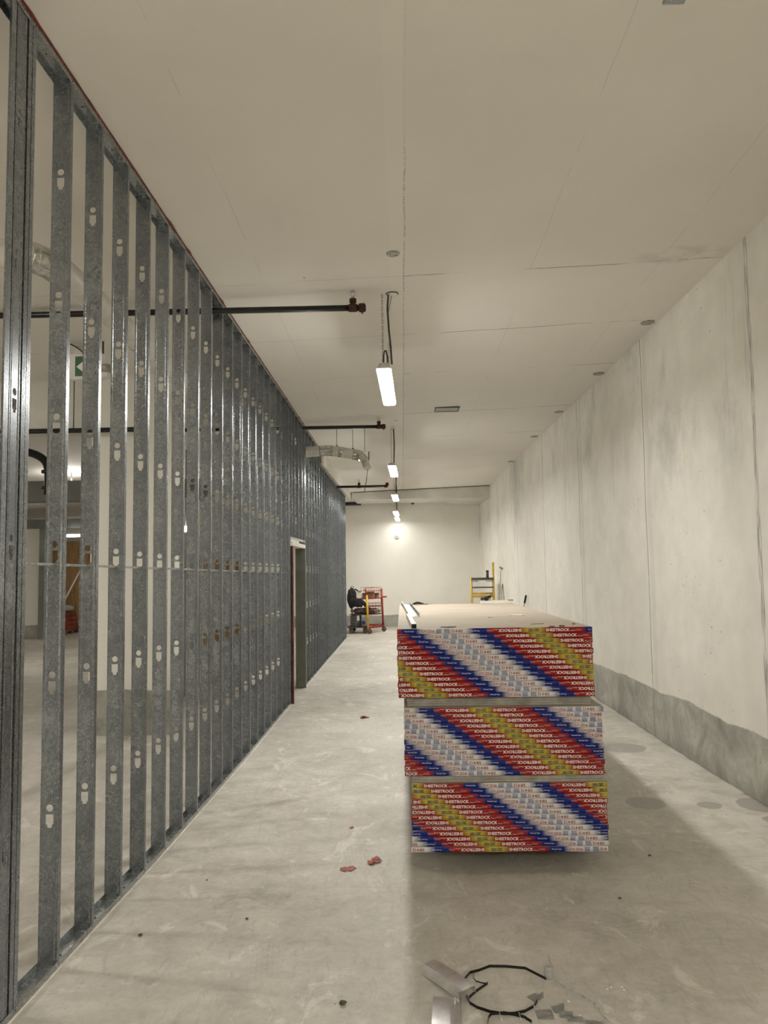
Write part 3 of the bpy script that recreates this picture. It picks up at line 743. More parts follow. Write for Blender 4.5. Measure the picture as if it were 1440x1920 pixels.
# ================================================================== LAMPS
def strip_lamp(k, x, y, z, L, label, tilt=0, hook=None, ch=True):
    t = thing('strip_lamp', label, 'lamp', (x, y, z), -.020, 'strip lamps hanging along the corridor')
    W = .068
    def prof(bm, w0, zz0, w1, zz1, y0, y1, r_=.03):
        pts0, pts1 = [], []
        for wv, zz, lst in ((w0, zz0, pts0), (w1, zz1, pts1)):
            for (sx, sy) in ((1, 1), (-1, 1), (-1, -1), (1, -1)):
                for a in range(4):
                    an = (a/3)*math.pi/2 + {(1, 1): 0, (-1, 1): math.pi/2, (-1, -1): math.pi, (1, -1): 1.5*math.pi}[(sx, sy)]
                    cx, cy = sx*(wv-r_), (y1-r_ if sy > 0 else y0+r_)
                    lst.append(bm.verts.new((cx+r_*math.cos(an), cy+r_*math.sin(an), zz)))
        n = len(pts0)
        for i in range(n): bm.faces.new((pts0[i], pts0[(i+1) % n], pts1[(i+1) % n], pts1[i]))
        bm.faces.new(pts0[::-1]); bm.faces.new(pts1)
    bm = bmesh.new(); prof(bm, W*.90, -.030 if k == 5 else -.012, W, .0, 0, L); obj('diffuser', bm, mat_emit('strip_diffuser', LAMP_COL, LAMPS[k]), t)
    bm = bmesh.new(); prof(bm, W, .001, W*.62, .055, .0, L); obj('housing', bm, M['lampbody'], t)
    hx = .0
    top = cz(x, y)-z-.005
    # suspension chain
    def chain(y0, z0, z1, xo):
        bm = bmesh.new(); n = int((z1-z0)/.030)
        for i in range(n):
            zz = z0+(z1-z0)*(i+.5)/n; a = 0 if i % 2 else math.pi/2; hh = (z1-z0)/n*.62; ww = .008
            pts = [(xo+ww*math.cos(q)*math.cos(a), y0+ww*math.cos(q)*math.sin(a), zz+hh*math.sin(q)) for q in [j*math.pi/4 for j in range(9)]]
            tube(bm, pts, .0019, 4, False)
        obj('suspension_chain', bm, M['chain'], t)
    chain(.06, .048, top, -.008); 
    chain(L-.06, .048, cz(x, y+L-.06)-z-.003, 0.0)
    return t
LR = [(-.142, 7.05, 3.735, 1.55, 'nearest strip lamp hanging on a chain with a round canopy above'),
      (-.15, 13.2, 3.665, 1.50, 'second strip lamp along the corridor, beside the wrapped duct end'),
      (-.155, 17.5, 3.590, 1.50, 'third strip lamp, hanging in front of the dropped beam'),
      (-.16, 20.4, 3.430, 1.50, 'fourth strip lamp, hanging low near the beam'),
      (-.14, 22.55, 3.420, 1.40, 'farthest strip lamp, closest to the end wall'),
      (-.10, -4.6, 3.72, 1.50, 'strip lamp behind the viewpoint in the same row')]
for k, (x, y, z, L, lab) in enumerate(LR):
    strip_lamp(k, x, y, z, L, lab)
# canopy, feed cable and spare loop of the nearest lamp
t = thing('ceiling_canopy', 'round white canopy with dark cords over the nearest strip lamp', 'canopy', (-.055, 7.12, cz(-.055, 7.12)))
bm = bmesh.new(); lathe(bm, [(.052, 0), (.054, -.006), (.045, -.016)], (0, 0, 0), 24); obj('plate', bm, M['white'], t)
bm = bmesh.new(); lathe(bm, [(.060, -.001), (.060, -.005), (.056, -.008)], (0, 0, 0), 24); obj('rim', bm, M['darkgrey'], t)
dz = 3.735-cz(-.055, 7.12)
pt('feed_cable', M['cord'], t, [(-.035, -.03, -.018), (-.045, -.03, -.15), (-.035, -.03, -.35), (-.02, -.04, -.52), (-.012, -.04, dz+.045)], .009, 8)
pt('tie_cord', M['cord'], t, [(-.005, 0, -.018), (-.025, -.015, -.12), (-.04, -.03, -.20)], .003, 6)
pt('cable_loop', M['cord'], t, [(-.088, -.03, dz+.048), (-.088, -.03, dz+.13), (-.078, -.03, dz+.175), (-.063, -.03, dz+.175), (-.052, -.03, dz+.12), (-.05, -.03, dz+.048)], .0085, 8)
# cables of the farther lamps
for (x, y, z) in ((-.115, 13.16, 3.665), (-.12, 17.46, 3.59), (-.125, 20.36, 3.43)):
    t = thing('hanging_cable', 'dark feed cable hanging above the %s strip lamp' % {13.16: 'second', 17.46: 'third', 20.36: 'fourth'}[y], 'cable', (x, y, cz(x, y)))
    L = cz(x, y)-z-.05
    pt('cord', M['cord'], t, [(0, 0, 0), (.01, 0, -L*.5), (.0, .0, -L)], .012, 6)
    pb('outlet', M['white'], t, -.03, .03, -.03, .03, -.035, 0)
# ================================================================== CEILING FITTINGS
def plate(x, y, r_, label, holes=True):
    t = thing('cover_plate', label, 'cover plate', (x, y, cz(x, y)), 0, 'round cover plates on the ceiling')
    t.rotation_euler = (math.atan(-.0222), -math.atan(.0351), 0)
    bm = bmesh.new(); lathe(bm, [(r_, .002), (r_, -.005), (r_*.93, -.010)], (0, 0, 0), 28); obj('disc', bm, M['ctrim'], t)
    if holes:
        for a in (0.6, 3.7):
            bm = bmesh.new(); lathe(bm, [(.006, -.010), (.006, -.013), (.003, -.014)], (r_*.5*math.cos(a), r_*.5*math.sin(a), 0), 8); obj('screw', bm, M['darkgrey'], t)
plate(-.035, 6.24, .056, 'round grey ceiling cover plate left of the joint, nearer than the first lamp')
for k, (x, y) in enumerate(((2.70, 8.36), (2.672, 10.38), (2.592, 12.65), (2.536, 14.70), (2.495, 17.62))):
    plate(x, y, .075, ['nearest', 'second', 'third', 'fourth', 'farthest'][k]+' of the round cover plates along the right wall edge of the ceiling', False)
t = thing('ceiling_vent', 'flat grey rectangular access vent in the ceiling right of the lamps', 'vent', (.73, 12.02, cz(.73, 12.02)))
bm = bmesh.new()
for b in ((-.19, .19, -.16, -.14, -.014, .0), (-.19, .19, .14, .16, -.014, .0), (-.19, -.17, -.14, .14, -.014, .0), (.17, .19, -.14, .14, -.014, .0)): box(bm, *b)
obj('frame', bm, M['darkgrey'], t); pb('panel', M['ctrim'], t, -.17, .17, -.14, .14, -.008, .0)
t = thing('junction_box_cover', 'grey steel junction box cover with punched holes at the top right of the ceiling', 'box cover', (1.345, 3.54, cz(1.345, 3.54)))
pb('cover', M['galvp'], t, -.052, .052, -.06, .06, -.012, .001, bevel=.004)
for k, (u, v) in enumerate(((-.034, -.02), (-.012, -.028), (.006, -.022), (.040, -.03), (-.042, -.045))):
    bm = bmesh.new(); lathe(bm, [(.005, -.0122), (.005, -.0135)], (u, v, 0), 8); obj('punched_hole', bm, M['black'], t)
bm = bmesh.new(); lathe(bm, [(.03, 0), (.03, -.012), (.02, -.018)], (-.05, 12.66, cz(-.05, 12.66)), 12)
tag(obj('smoke_detector', bm, M['white']), 'tiny white round detector on the ceiling just beyond the first lamp', 'detector')
t = thing('wall_sensor', 'small round white sensor on the end wall under the farthest lamp', 'sensor', (-.157, YB, 2.944))
bm = bmesh.new(); lathe(bm, [(.075, 0), (.075, -.03), (.05, -.055)], (0, 0, 0), 20, 'y'); obj('body', bm, M['white'], t)
bm = bmesh.new(); lathe(bm, [(.038, -.055), (.03, -.068)], (0, 0, 0), 16, 'y'); obj('lens', bm, M['ctrim'], t)

# ================================================================== SPRINKLER PIPES
def sprinkler_pipe(y, z, xe, xt, label, up_end=False, xl=-5.2):
    t = thing('sprinkler_pipe', label, 'pipe', (xe, y, z), 0, 'black sprinkler branch pipes')
    pt('pipe', M['black_iron'], t, [(xl-xe, 0, .0), (-.05, 0, 0)], .0285, 14)
    bm = bmesh.new()
    if up_end: tube(bm, [(-.06, 0, 0), (-.01, 0, .0), (.0, 0, .03), (.0, 0, .075)], [.036, .037, .036, .036], 12)
    else: lathe(bm, [(.036, -.062), (.042, -.050), (.042, -.012), (.034, 0), (.02, .004)], (0, 0, 0), 12, 'x')
    obj('end_fitting', bm, M['rust'], t)
    if not up_end: pt('drip_plug', M['black_iron'], t, [(-.03, -.01, -.038), (-.03, -.01, -.062)], .006, 6)
    dx = xt-xe
    bm = bmesh.new(); lathe(bm, [(.036, -.04), (.038, 0), (.036, .04)], (dx, 0, 0), 12, 'x'); tube(bm, [(dx, 0, 0), (dx, 0, .055)], .026, 10); lathe(bm, [(.032, .050), (.032, .085)], (dx, 0, 0), 10); obj('tee', bm, M['rust'] if not up_end else M['black_iron'], t)
    bm = bmesh.new(); tube(bm, [(dx, 0, .085), (dx, 0, .110)], .012, 8)
    for s in (-1, 1): tube(bm, [(dx+s*.008, 0, .10), (dx+s*.021, 0, .118), (dx+s*.018, 0, .142), (dx, 0, .155)], .0035, 6)
    lathe(bm, [(.024, .155), (.026, .158), (.004, .160)], (dx, 0, 0), 14); obj('sprinkler_head', bm, M['zinc'], t)
    for xh in (-2.35, -3.9):
        pt('hanger_rod', M['darkgrey'], t, [(xh-xe, 0, .028), (xh-xe, 0, cz(xh, y)-z)], .005, 6)
    return t
sprinkler_pipe(7.0, 4.292, -.30, -.415, 'nearest black sprinkler pipe with a rusty end cap poking through the studs')
sprinkler_pipe(12.4, 4.195, -.235, -.34, 'second black sprinkler pipe beyond the first lamp')
sprinkler_pipe(17.6, 3.800, -.315, -.95, 'farthest black sprinkler pipe, ending in an upturned rusty elbow', True, -1.46)
t = thing('end_wall_pipe', 'thin dark sprinkler pipe on the end wall tucked under the beam', 'pipe', (-3.0, 24.08, 3.97))
pt('pipe', M['black_iron'], t, [(0, 0, 0), (1.75, 0, 0)], .05, 8); pt('narrow_pipe', M['black_iron'], t, [(1.75, 0, .02), (3.45, 0, .02)], .016, 6)
bm = bmesh.new(); lathe(bm, [(.04, .0), (.055, -.03), (.02, -.075)], (3.35, 0, .02), 10); obj('sprinkler_head', bm, M['darkgrey'], t)

# ================================================================== DUCTS
def smooth(pts, n=5):
    out = []; Pn = [Vector(p) for p in pts]
    for i in range(len(Pn)-1):
        p0, p1, p2, p3 = Pn[max(i-1, 0)], Pn[i], Pn[i+1], Pn[min(i+2, len(Pn)-1)]
        for k in range(n):
            t = k/n; out.append(.5*((2*p1)+(-p0+p2)*t+(2*p0-5*p1+4*p2-p3)*t*t+(-p0+3*p1-3*p2+p3)*t**3))
    out.append(Pn[-1]); return out
t = thing('wrapped_duct', 'white wrapped round duct coming out of the stud wall and bending down', 'duct', (-1.5, 13.0, 3.9)); o0 = Vector((-1.5, 13.0, 3.9))
def dct(name, mat, pts, r_, seg=16): return pt(name, mat, t, [Vector(p)-o0 for p in smooth(pts)], r_, seg)
dct('duct_run', M['foil'], [(-2.28, 13.0, 3.87), (-1.9, 13.0, 3.88), (-1.57, 13.0, 3.895), (-1.30, 13.0, 3.915), (-1.15, 13.0, 3.91), (-.85, 13.0, 3.855), (-.72, 13.0, 3.835)], .089)
dct('flexible_end', M['foil'], [(-.74, 13.0, 3.84), (-.66, 12.99, 3.81), (-.60, 12.97, 3.74), (-.565, 12.95, 3.65), (-.55, 12.93, 3.60)], .066)
dct('foil_tape_band', M['shiny'], [(-1.36, 13.0, 3.912), (-1.20, 13.0, 3.916), (-1.12, 13.0, 3.905)], .0915)
dct('foil_tape_band', M['shiny'], [(-1.04, 13.0, 3.893), (-.97, 13.0, 3.880)], .0915)
dct('foil_tape_band', M['shiny'], [(-.80, 13.0, 3.847), (-.72, 13.0, 3.833), (-.665, 12.99, 3.812)], .0915)
for k in range(3):
    bm = bmesh.new(); a = Vector((-.595+.013*k, 12.965-.006*k, 3.715-.035*k)); tube(bm, [a-o0, a-o0+Vector((.004, -.002, -.010))], .0685, 14); obj('clamp_ring', bm, M['shiny'], t)
pb('end_flange', M['darkgrey'], t, .96, .975, -.06, .10, -.20, -.02)
for x in (-1.07, -.80, -.60): pt('hanger_rod', M['darkgrey'], t, [(x+1.5, 0, (.05 if x < -.7 else -.02)), (x+1.5, 0, cz(x, 13)-3.9)], .0045, 6)
for x in (-1.07, -.80):
    bm = bmesh.new(); lathe(bm, [(.02, .07-(0 if x < -1 else .05)), (.012, .10-(0 if x < -1 else .05))], (x+1.5, 0, 0), 8); obj('hanger_clip', bm, M['black'], t)
pt('dangling_rod', M['black_iron'], t, [(.95, -.07, -.32), (.925, -.07, -.52), (.89, -.07, -.70)], .0065, 6)
t = thing('overhead_duct', 'long white wrapped round duct running behind the studs under the ceiling', 'duct', (-2.3, 8, 3.95)); o0 = Vector((-2.3, 8, 3.95))
dct('duct_run', M['foil'], [(-3.2, 4.85, 3.98), (-2.5, 4.88, 3.97), (-2.33, 5.1, 3.965), (-2.3, 5.5, 3.96), (-2.32, 8, 3.93), (-2.4, 12.4, 3.88), (-2.5, 12.9, 3.87)], .095, 18)
dct('foil_tape_band', M['shiny'], [(-2.42, 4.91, 3.97), (-2.35, 5.02, 3.967), (-2.31, 5.25, 3.963)], .098, 18)
dct('foil_tape_band', M['shiny'], [(-2.31, 6.7, 3.944), (-2.31, 6.82, 3.943)], .098, 18)
for y in (5.6, 6.9, 8.6): pt('hanger_rod', M['darkgrey'], t, [(.01, y-8, .07), (.01, y-8, cz(-2.3, y)-3.95)], .004, 6)

# ================================================================== LEFT SPACE CONTENTS
t = thing('exit_sign', 'hanging white exit sign with a green face and a white left arrow behind the studs', 'exit sign', (-3.46, 8.0, 4.09))
pb('housing', M['white'], t, .0, .36, -.03, .05, -.16, .11, bevel=.008); pb('green_face', M['green'], t, .070, .33, -.034, -.030, -.13, .08)
bm = bmesh.new(); box(bm, .16, .30, -.0365, -.034, -.045, -.015)
v = [bm.verts.new(p) for p in ((.085, -.0365, -.03), (.165, -.0365, .035), (.165, -.0365, -.095))]; bm.faces.new(v); obj('arrow', bm, M['chip'], t)
pb('mount', M['lampbody'], t, .06, .18, -.03, .04, .11, .20)
t = thing('cable_whip', 'curved dark cable dropping from the ceiling to the exit sign', 'cable', (-3.3, 7.95, 4.3))
pt('cord', M['cord'], t, smooth([(-.22, 0, .03), (-.10, 0, -.02), (.0, 0, -.10), (.03, 0, -.22)]), .008, 6)
t = thing('pendant_box', 'round grey pendant fitting on a dark stem beside the exit sign', 'fitting', (-3.08, 8.0, 3.99))
bm = bmesh.new(); lathe(bm, [(.055, .09), (.06, .08), (.06, .0)], (0, 0, 0), 18); obj('housing', bm, M['ctrim'], t)
bm = bmesh.new(); lathe(bm, [(.075, 0), (.075, -.02), (.05, -.05)], (0, 0, 0), 18); obj('globe', bm, M['white'], t)
pt('stem', M['cord'], t, [(-.03, 0, .08), (-.03, 0, cz(-3.08, 8)-3.99)], .010, 6)
t = thing('branch_pipe', 'dark horizontal pipe low under the ceiling of the left space', 'pipe', (-4.5, 9.1, 3.60))
pt('pipe', M['black_iron'], t, [(-5, 0, 0), (1.4, 0, 0)], .03, 8); pt('hanger_rod', M['darkgrey'], t, [(.62, 0, .02), (.62, 0, .68)], .006, 6)
t = thing('drop_pipe', 'bent black pipe with rusty flanges hanging in the left space', 'pipe', (-4.3, 10.5, 3.4))
pt('pipe', M['black_iron'], t, smooth([(-1.6, 0, .33), (-.9, 0, .20), (-.62, 0, .10), (-.52, 0, -.06), (-.52, 0, -.42)]), .055, 10)
for z in (-.12, -.34):
    bm = bmesh.new(); lathe(bm, [(.085, z), (.085, z+.04)], (-.52, 0, 0), 12); obj('flange', bm, M['rust'], t)
pt('hanger_rod', M['darkgrey'], t, [(-.9, 0, .2), (-.9, 0, cz(-5.2, 10.5)-3.4)], .006, 6)
t = thing('round_ceiling_lamp', 'glowing round lamp under the ceiling far behind the first studs', 'lamp', (-6.85, 16.0, 3.80))
bm = bmesh.new(); lathe(bm, [(.06, -.11), (.17, -.09), (.22, -.03), (.22, .0)], (0, 0, 0), 20); obj('globe', bm, M['lamp_far'], t)
pt('stem', M['cord'], t, [(0, 0, 0), (0, 0, cz(-6.85, 16)-3.80)], .02, 8)
t = thing('tube_lamp', 'glowing tube lamp in front of the plywood far behind the studs', 'lamp', (-8.98, 21.2, 3.0))
pb('tube', M['lamp_far'], t, -.25, .25, -.04, .04, -.06, 0); pb('housing', M['white'], t, -.28, .28, -.06, .06, .001, .06)
for s in (-.2, .2): pt('wire', M['cord'], t, [(s, 0, .06), (s, 0, cz(-8.98+s, 21.2)-3.02)], .008, 4)
for k, (x, y, lab) in enumerate(((-5.4, 4.6, 'unseen fill lamp added in the left space nearest the stud wall end'), (-8.4, 12.2, 'unseen fill lamp added in the middle of the left space'), (-3.95, 14.2, 'small bright lamp seen through the tenth stud gap'))):  # first two are added out of view to lift the ambient light
    t = thing('fill_and_gap_lamp', lab, 'lamp', (x, y, cz(x, y)-.012 if k < 2 else 2.75))
    bm = bmesh.new(); rr = .16 if k < 2 else .05; lathe(bm, [(rr*.5, -.10), (rr*.9, -.07), (rr, -.02), (rr, 0)], (0, 0, 0), 16); obj('globe', bm, M['lamp_far'] if k == 2 else M['lamp'], t)
    if k == 2: pt('stem', M['cord'], t, [(0, 0, 0), (0, 0, cz(x, y)-2.75)], .008, 6)
# plywood hoarding far away
t = thing('plywood_hoarding', 'plywood hoarding far behind the first stud gap', 'hoarding', (-11.3, 23.6, fz(23.6)))
for k in range(4): pb('plywood_sheet', M['ply'], t, k*.83, k*.83+.82, 0, .02, 0, 2.75)
t = thing('plywood_partition', 'dark plywood partition behind the middle studs', 'partition', (-3.95, 13.2, fz(13.2)))
for k in range(2): pb('plywood_sheet', M['ply'], t, k*.62, k*.62+.61, 0, .02, .10, 2.2)
pb('base_board', M['deck'], t, 0, 1.23, -.01, .03, 0, .10)
# pallet and goods
t = thing('goods_pallet', 'wooden pallet of red wrapped material in front of the far plywood', 'pallet', (-10.9, 22.6, fz(22.6)))
for k in range(5): pb('deck_board', M['wood'], t, k*.24, k*.24+.18, 0, 1.0, .10, .125)
for k in range(3): pb('bearer', M['wood'], t, 0, 1.14, k*.45, k*.45+.09, 0, .10)
for k in range(4): pb('red_bundle', M['palletred'], t, .02+.01*k, 1.10-.02*k, .03, .95, .126+k*.13, .25+k*.13, bevel=.02)
t = thing('white_sack_pile', 'pile of pale sacks and a leaning white pole on the red pallet', 'sacks', (-10.9, 22.7, fz(22.6)+.665))
for k in range(5):
    bm = bmesh.new(); blob(bm, (.2+.2*k, .3, .09+.05*(k % 2)), .18, .22, .10, .08, 2, 30+k); obj('sack', bm, M['core'], t)
pt('leaning_pole', M['white'], t, [(.75, .3, .02), (1.25, .75, 1.35)], .025, 8)

# ================================================================== CART AT THE END WALL
fc = fz(22.3)
t = thing('site_cart', 'tall red and yellow wire basket cart on casters against the end wall', 'cart', (-.75, 22.2, fc), 0)
B = Vector((-.75, 22.2, fc))
def cp(p): return (p[0]-B.x, p[1]-B.y, p[2]-B.z)
XA, XB_, XC = -1.50, -.96, -.58     # left end, yellow post, red post
Zc = lambda v: fc+v
def post(name, mat, a, b, r_=.022): return pt(name, mat, t, [cp(a), cp(b)], r_, 8)
post('yellow_post', M['yellow'], (-.97, 21.75, Zc(.12)), (-1.00, 21.75, Zc(1.06)), .030)
post('red_post', M['red'], (-.57, 22.45, Zc(.12)), (-.61, 22.45, Zc(1.22)), .030)
post('red_post', M['red'], (-1.0, 21.75, Zc(1.06)), (-1.04, 21.75, Zc(1.24)), .028)
post('red_post', M['red'], (-1.46, 22.5, Zc(.12)), (-1.46, 22.5, Zc(.98)), .02)
post('base_rail', M['red'], (-.97, 21.76, Zc(.17)), (-.57, 22.45, Zc(.17)), .035)
post('base_rail', M['red'], (-.57, 22.45, Zc(.20)), (-1.46, 22.5, Zc(.18)), .02)
post('handle', M['red'], (-.60, 22.45, Zc(.985)), (-.46, 22.45, Zc(.985)), .022)
def shelf(z, mat, d=.025): return pb('shelf', mat, t, *[0]*0) if 0 else None
def slab(name, mat, pts4, z0, z1):
    bm = bmesh.new(); hexa(bm, [cp((x, y, Zc(z0))) for x, y in pts4]+[cp((x, y, Zc(z1))) for x, y in pts4]); return obj(name, bm, mat, t)
Q = [(-1.52, 22.1), (-.99, 21.73), (-.57, 22.43), (-1.46, 22.62)]
slab('shelf', M['red'], Q, .94, .965); slab('shelf', M['red'], Q, .73, .75); slab('shelf', M['rag'], Q, .50, .515)
def wires(z0, z1, p, q, n):
    bm = bmesh.new()
    for i in range(n+1):
        a = Vector((p[0]+(q[0]-p[0])*i/n, p[1]+(q[1]-p[1])*i/n, 0)); tube(bm, [cp((a.x, a.y, Zc(z0))), cp((a.x, a.y, Zc(z1)))], .004, 4)
    for k in range(4):
        z = z0+(z1-z0)*k/3; tube(bm, [cp((p[0], p[1], Zc(z))), cp((q[0], q[1], Zc(z)))], .005, 4)
    obj('wire_side', bm, M['red'], t)
wires(.96, 1.26, (-1.03, 21.75), (-.61, 22.45), 9); wires(.96, 1.26, (-.61, 22.45), (-1.2, 22.6), 8); wires(.52, .84, (-1.0, 21.75), (-.60, 22.45), 9); wires(.52, .80, (-.60, 22.45), (-1.40, 22.6), 9)
for (x, y) in ((-.93, 21.75), (-.55, 22.43), (-1.42, 22.45)):
    bm = bmesh.new(); lathe(bm, [(.03, -.022), (.068, -.018), (.068, .018), (.03, .022)], cp((x, y, fz(y)+.068)), 16, 'y'); o = obj('caster', bm, M['rubber'], t)
    pb('fork', M['red'], o, *(lambda c: (c[0]-.03, c[0]+.03, c[1]-.02, c[1]+.02, c[2]+.06, c[2]+.10))(cp((x, y, fz(y)+.068))))
# dolly under the cart with spool and pail
t = thing('platform_dolly', 'low dark platform dolly with black wheels under the cart', 'dolly', (-1.28, 22.2, fc))
pb('deck', M['deck'], t, -.27, .27, -.35, .30, .15, .185)
for (dx, dy) in ((-.16, -.30), (.20, .10), (-.20, .24), (.22, -.28)):
    bm = bmesh.new(); lathe(bm, [(.03, -.02), (.066, -.016), (.066, .016), (.03, .02)], (dx, dy, .066+fz(22.2+dy)-fc), 16, 'y'); obj('wheel', bm, M['rubber'], t)
    pb('wheel_bracket', M['darkgrey'], t, dx-.03, dx+.03, dy-.03, dy+.03, .12, .15)
t = thing('wire_spool', 'coiled grey wire spool with a white tag standing on the dolly', 'spool', (-1.33, 22.15, fc+.186))
for k in range(7):
    bm = bmesh.new(); a = [(.145*math.cos(q*math.pi/12), .145*math.sin(q*math.pi/12), .024+.042*k+.004*math.sin(q)) for q in range(25)]
    tube(bm, a, .021, 6, False); obj('coil', bm, M['steelgrey'], t)
bm = bmesh.new(); lathe(bm, [(.125, 0), (.125, .30)], (0, 0, 0), 16); obj('core_drum', bm, M['darkgrey'], t)
pb('tag', M['chip'], t, .04, .11, -.172, -.168, .16, .30); pt('loose_end', M['cord'], t, smooth([(-.05, -.1, .30), (0, -.12, .38), (.09, -.14, .36), (.16, -.12, .42)]), .005, 5)
t = thing('white_pail', 'small white pail with a blue label on the dolly behind the yellow post', 'pail', (-1.10, 22.10, fc+.186))
bm = bmesh.new(); lathe(bm, [(.08, 0), (.095, .19), (.10, .19), (.10, .205)], (0, 0, 0), 20); obj('bucket', bm, M['pail'], t)
bm = bmesh.new(); pts = [(.0895+.002)*1 for _ in range(2)]
for i in range(6):
    a0, a1 = R(-125+10*i), R(-115+10*i)
    v = [bm.verts.new((.0935*math.cos(a)*1.0, .0935*math.sin(a), z)) for a, z in ((a0, .05), (a1, .05), (a1, .15), (a0, .15))]; bm.faces.new(v)
obj('blue_label', bm, M['blue'], t)
# load on the cart
t = thing('black_backpack', 'black backpack slung over the left end of the cart', 'backpack', (-1.40, 22.05, fc+.72))
bm = bmesh.new(); blob(bm, (-.03, -.02, .26), .13, .13, .29, .10, 3, 3); obj('body', bm, M['black'], t)
bm = bmesh.new(); blob(bm, (.0, -.13, .16), .09, .05, .12, .1, 2, 4); obj('pocket', bm, M['black'], t)
pt('strap', M['black'], t, smooth([(.06, 0, .50), (.13, -.04, .46), (.19, -.05, .36), (.2, -.05, .25)]), .02, 6); pt('grab_loop', M['black'], t, smooth([(-.06, 0, .52), (-.05, 0, .58), (.01, 0, .575), (.02, 0, .52)]), .008, 6)
t = thing('black_jacket', 'black jacket hanging from the cart below the cardboard boxes', 'jacket', (-1.20, 21.80, fc+.70))
bm = bmesh.new(); blob(bm, (-.02, 0, .14), .17, .07, .12, .12, 3, 8); obj('cloth', bm, M['black'], t)
bm = bmesh.new(); blob(bm, (.14, -.01, .09), .07, .05, .07, .2, 2, 9); obj('sleeve', bm, M['black'], t); pb('white_label', M['chip'], t, .08, .12, -.085, -.08, .03, .07)
for k, (x, y, w_, h_, mat, lab) in enumerate(((-1.21, 22.05, .12, .20, 'white', 'white carton beside the backpack on the cart top'), (-1.07, 22.0, .12, .14, 'card', 'small brown carton in the middle of the cart top'), (-.90, 22.15, .20, .17, 'card', 'larger brown carton in the red basket of the cart'), (-.74, 22.33, .12, .13, 'card', 'brown carton at the right end of the red basket'))):
    t = thing('carton', lab, 'carton', (x, y, fc+.966)); pb('box', M[mat], t, -w_/2, w_/2, -.08, .08, 0, h_, bevel=.006); pb('flap', M['card'], t, -w_/2, w_/2, -.12, -.02, h_, h_+.008)
t = thing('offcut_bundle', 'tangled grey and brown bundle of offcuts on the middle cart shelf', 'bundle', (-1.1, 22.1, fc+.516))
rnd = random.Random(9)
for k in range(26):
    a = Vector((rnd.uniform(-.34, .42), rnd.uniform(-.1, .3), rnd.uniform(.02, .10))); d = Vector((rnd.uniform(-.16, .16), rnd.uniform(-.05, .05), rnd.uniform(-.01, .09)))
    a.z = max(a.z, .02)
    pt('offcut', M[rnd.choice(['rag', 'rag', 'card', 'core', 'deck'])], t, [a, a+d], rnd.uniform(.012, .024), 5)
bm = bmesh.new(); blob(bm, (.05, .1, .09), .40, .16, .085, .25, 3, 12); obj('heap', bm, M['rag'], t)

# ================================================================== YELLOW SCAFFOLD, POLES
fs = fz(20.3)
t = thing('rolling_scaffold', 'yellow rolling scaffold behind the far right end of the drywall stack', 'scaffold', (1.75, 20.0, fs))
for (x, y, zt, r_) in ((0, 0, 1.55, .024), (.56, 0, 1.92, .028), (.063, .72, 1.50, .02), (.625, .72, 1.92, .02)):
    zb = .10; pt('post', M['yellow'], t, [(x, y, zb), (x, y, zt)], [r_, r_] if zt < 1.9 else [r_, r_*.8], 10)
    bm = bmesh.new(); lathe(bm, [(.025, -.018), (.06, -.014), (.06, .014), (.025, .018)], (x, y, .06+fz(20+y)-fs), 14, 'x'); obj('caster', bm, M['rubber'], t)
for y in (0, .72):
    for z in (.40, .80, 1.05, 1.12): pt('rung', M['yellow'], t, [(.063 if y else 0, y, z), (.61 if y else .55, y, z)], .015, 8)
for x in (0, .54): pt('side_rail', M['yellow'], t, [(x, 0, 1.45), (x+.07, .72, 1.45)], .018, 8)
pb('platform', M['ply'], t, .02, .54, -.02, .76, 1.475, 1.50); pb('platform_hook', M['darkgrey'], t, .0, .56, -.035, .0, 1.47, 1.535)
pb('tool_ledge', M['ctrim'], t, .03, .18, -.04, -.01, 1.43, 1.46); pb('tool_ledge', M['ctrim'], t, .36, .53, -.04, -.01, 1.43, 1.46); pb('cross_bar', M['darkgrey'], t, .02, .55, -.03, .0, 1.27, 1.305)
t = thing('dark_canister', 'dark grey cylindrical canister standing on the yellow scaffold platform', 'canister', (2.17, 20.1, fs+1.501))
bm = bmesh.new(); lathe(bm, [(.035, 0), (.035, .19), (.030, .19)], (0, 0, 0), 16); obj('body', bm, M['darkgrey'], t); bm = bmesh.new(); lathe(bm, [(.038, .19), (.038, .215)], (0, 0, 0), 16); obj('lid', bm, M['black'], t)
t = thing('roller_pole', 'thin pale paint roller pole leaning against the far right wall', 'paint roller', (2.44, 19.6, fz(19.6)))
pt('pole', M['core'], t, [(-.08, 0, .0), (.02, .1, 1.68)], .010, 8); pt('frame_wire', M['chain'], t, [(.02, .1, 1.68), (.03, .1, 1.75), (.045, .1, 1.78)], .006, 6); pt('roller', M['core'], t, [(.0, .06, 1.80), (.055, .36, 1.78)], .020, 10)
for k, (a, b, lab) in enumerate((((2.22, 19.0, 0), (2.42, 19.15, 1.40), 'left of two steel angles leaning together on the far right wall'), ((2.49, 18.9, 0), (2.43, 19.15, 1.40), 'right of two steel angles leaning together on the far right wall'))):
    zz = fz(19); t = thing('leaning_angle', lab, 'steel angle', (a[0], a[1], zz+.003)); pt('bar', M['galvp'], t, [(0, 0, .012), (b[0]-a[0], b[1]-a[1], b[2])], .013, 4)
t = thing('long_handle_tool', 'thin pole with a black grip leaning against the right wall behind the stack', 'tool', (2.24, 16.2, fz(16.2)))
pt('shaft', M['core'], t, [(0, 0, .01), (.285, .2, 1.08)], .011, 8); pt('grip', M['black'], t, [(.285, .2, 1.08), (.325, .228, 1.24)], .021, 8)
bm = bmesh.new(); box(bm, -.06, .06, -.02, .02, 0, .03); obj('blade', bm, M['darkgrey'], t)

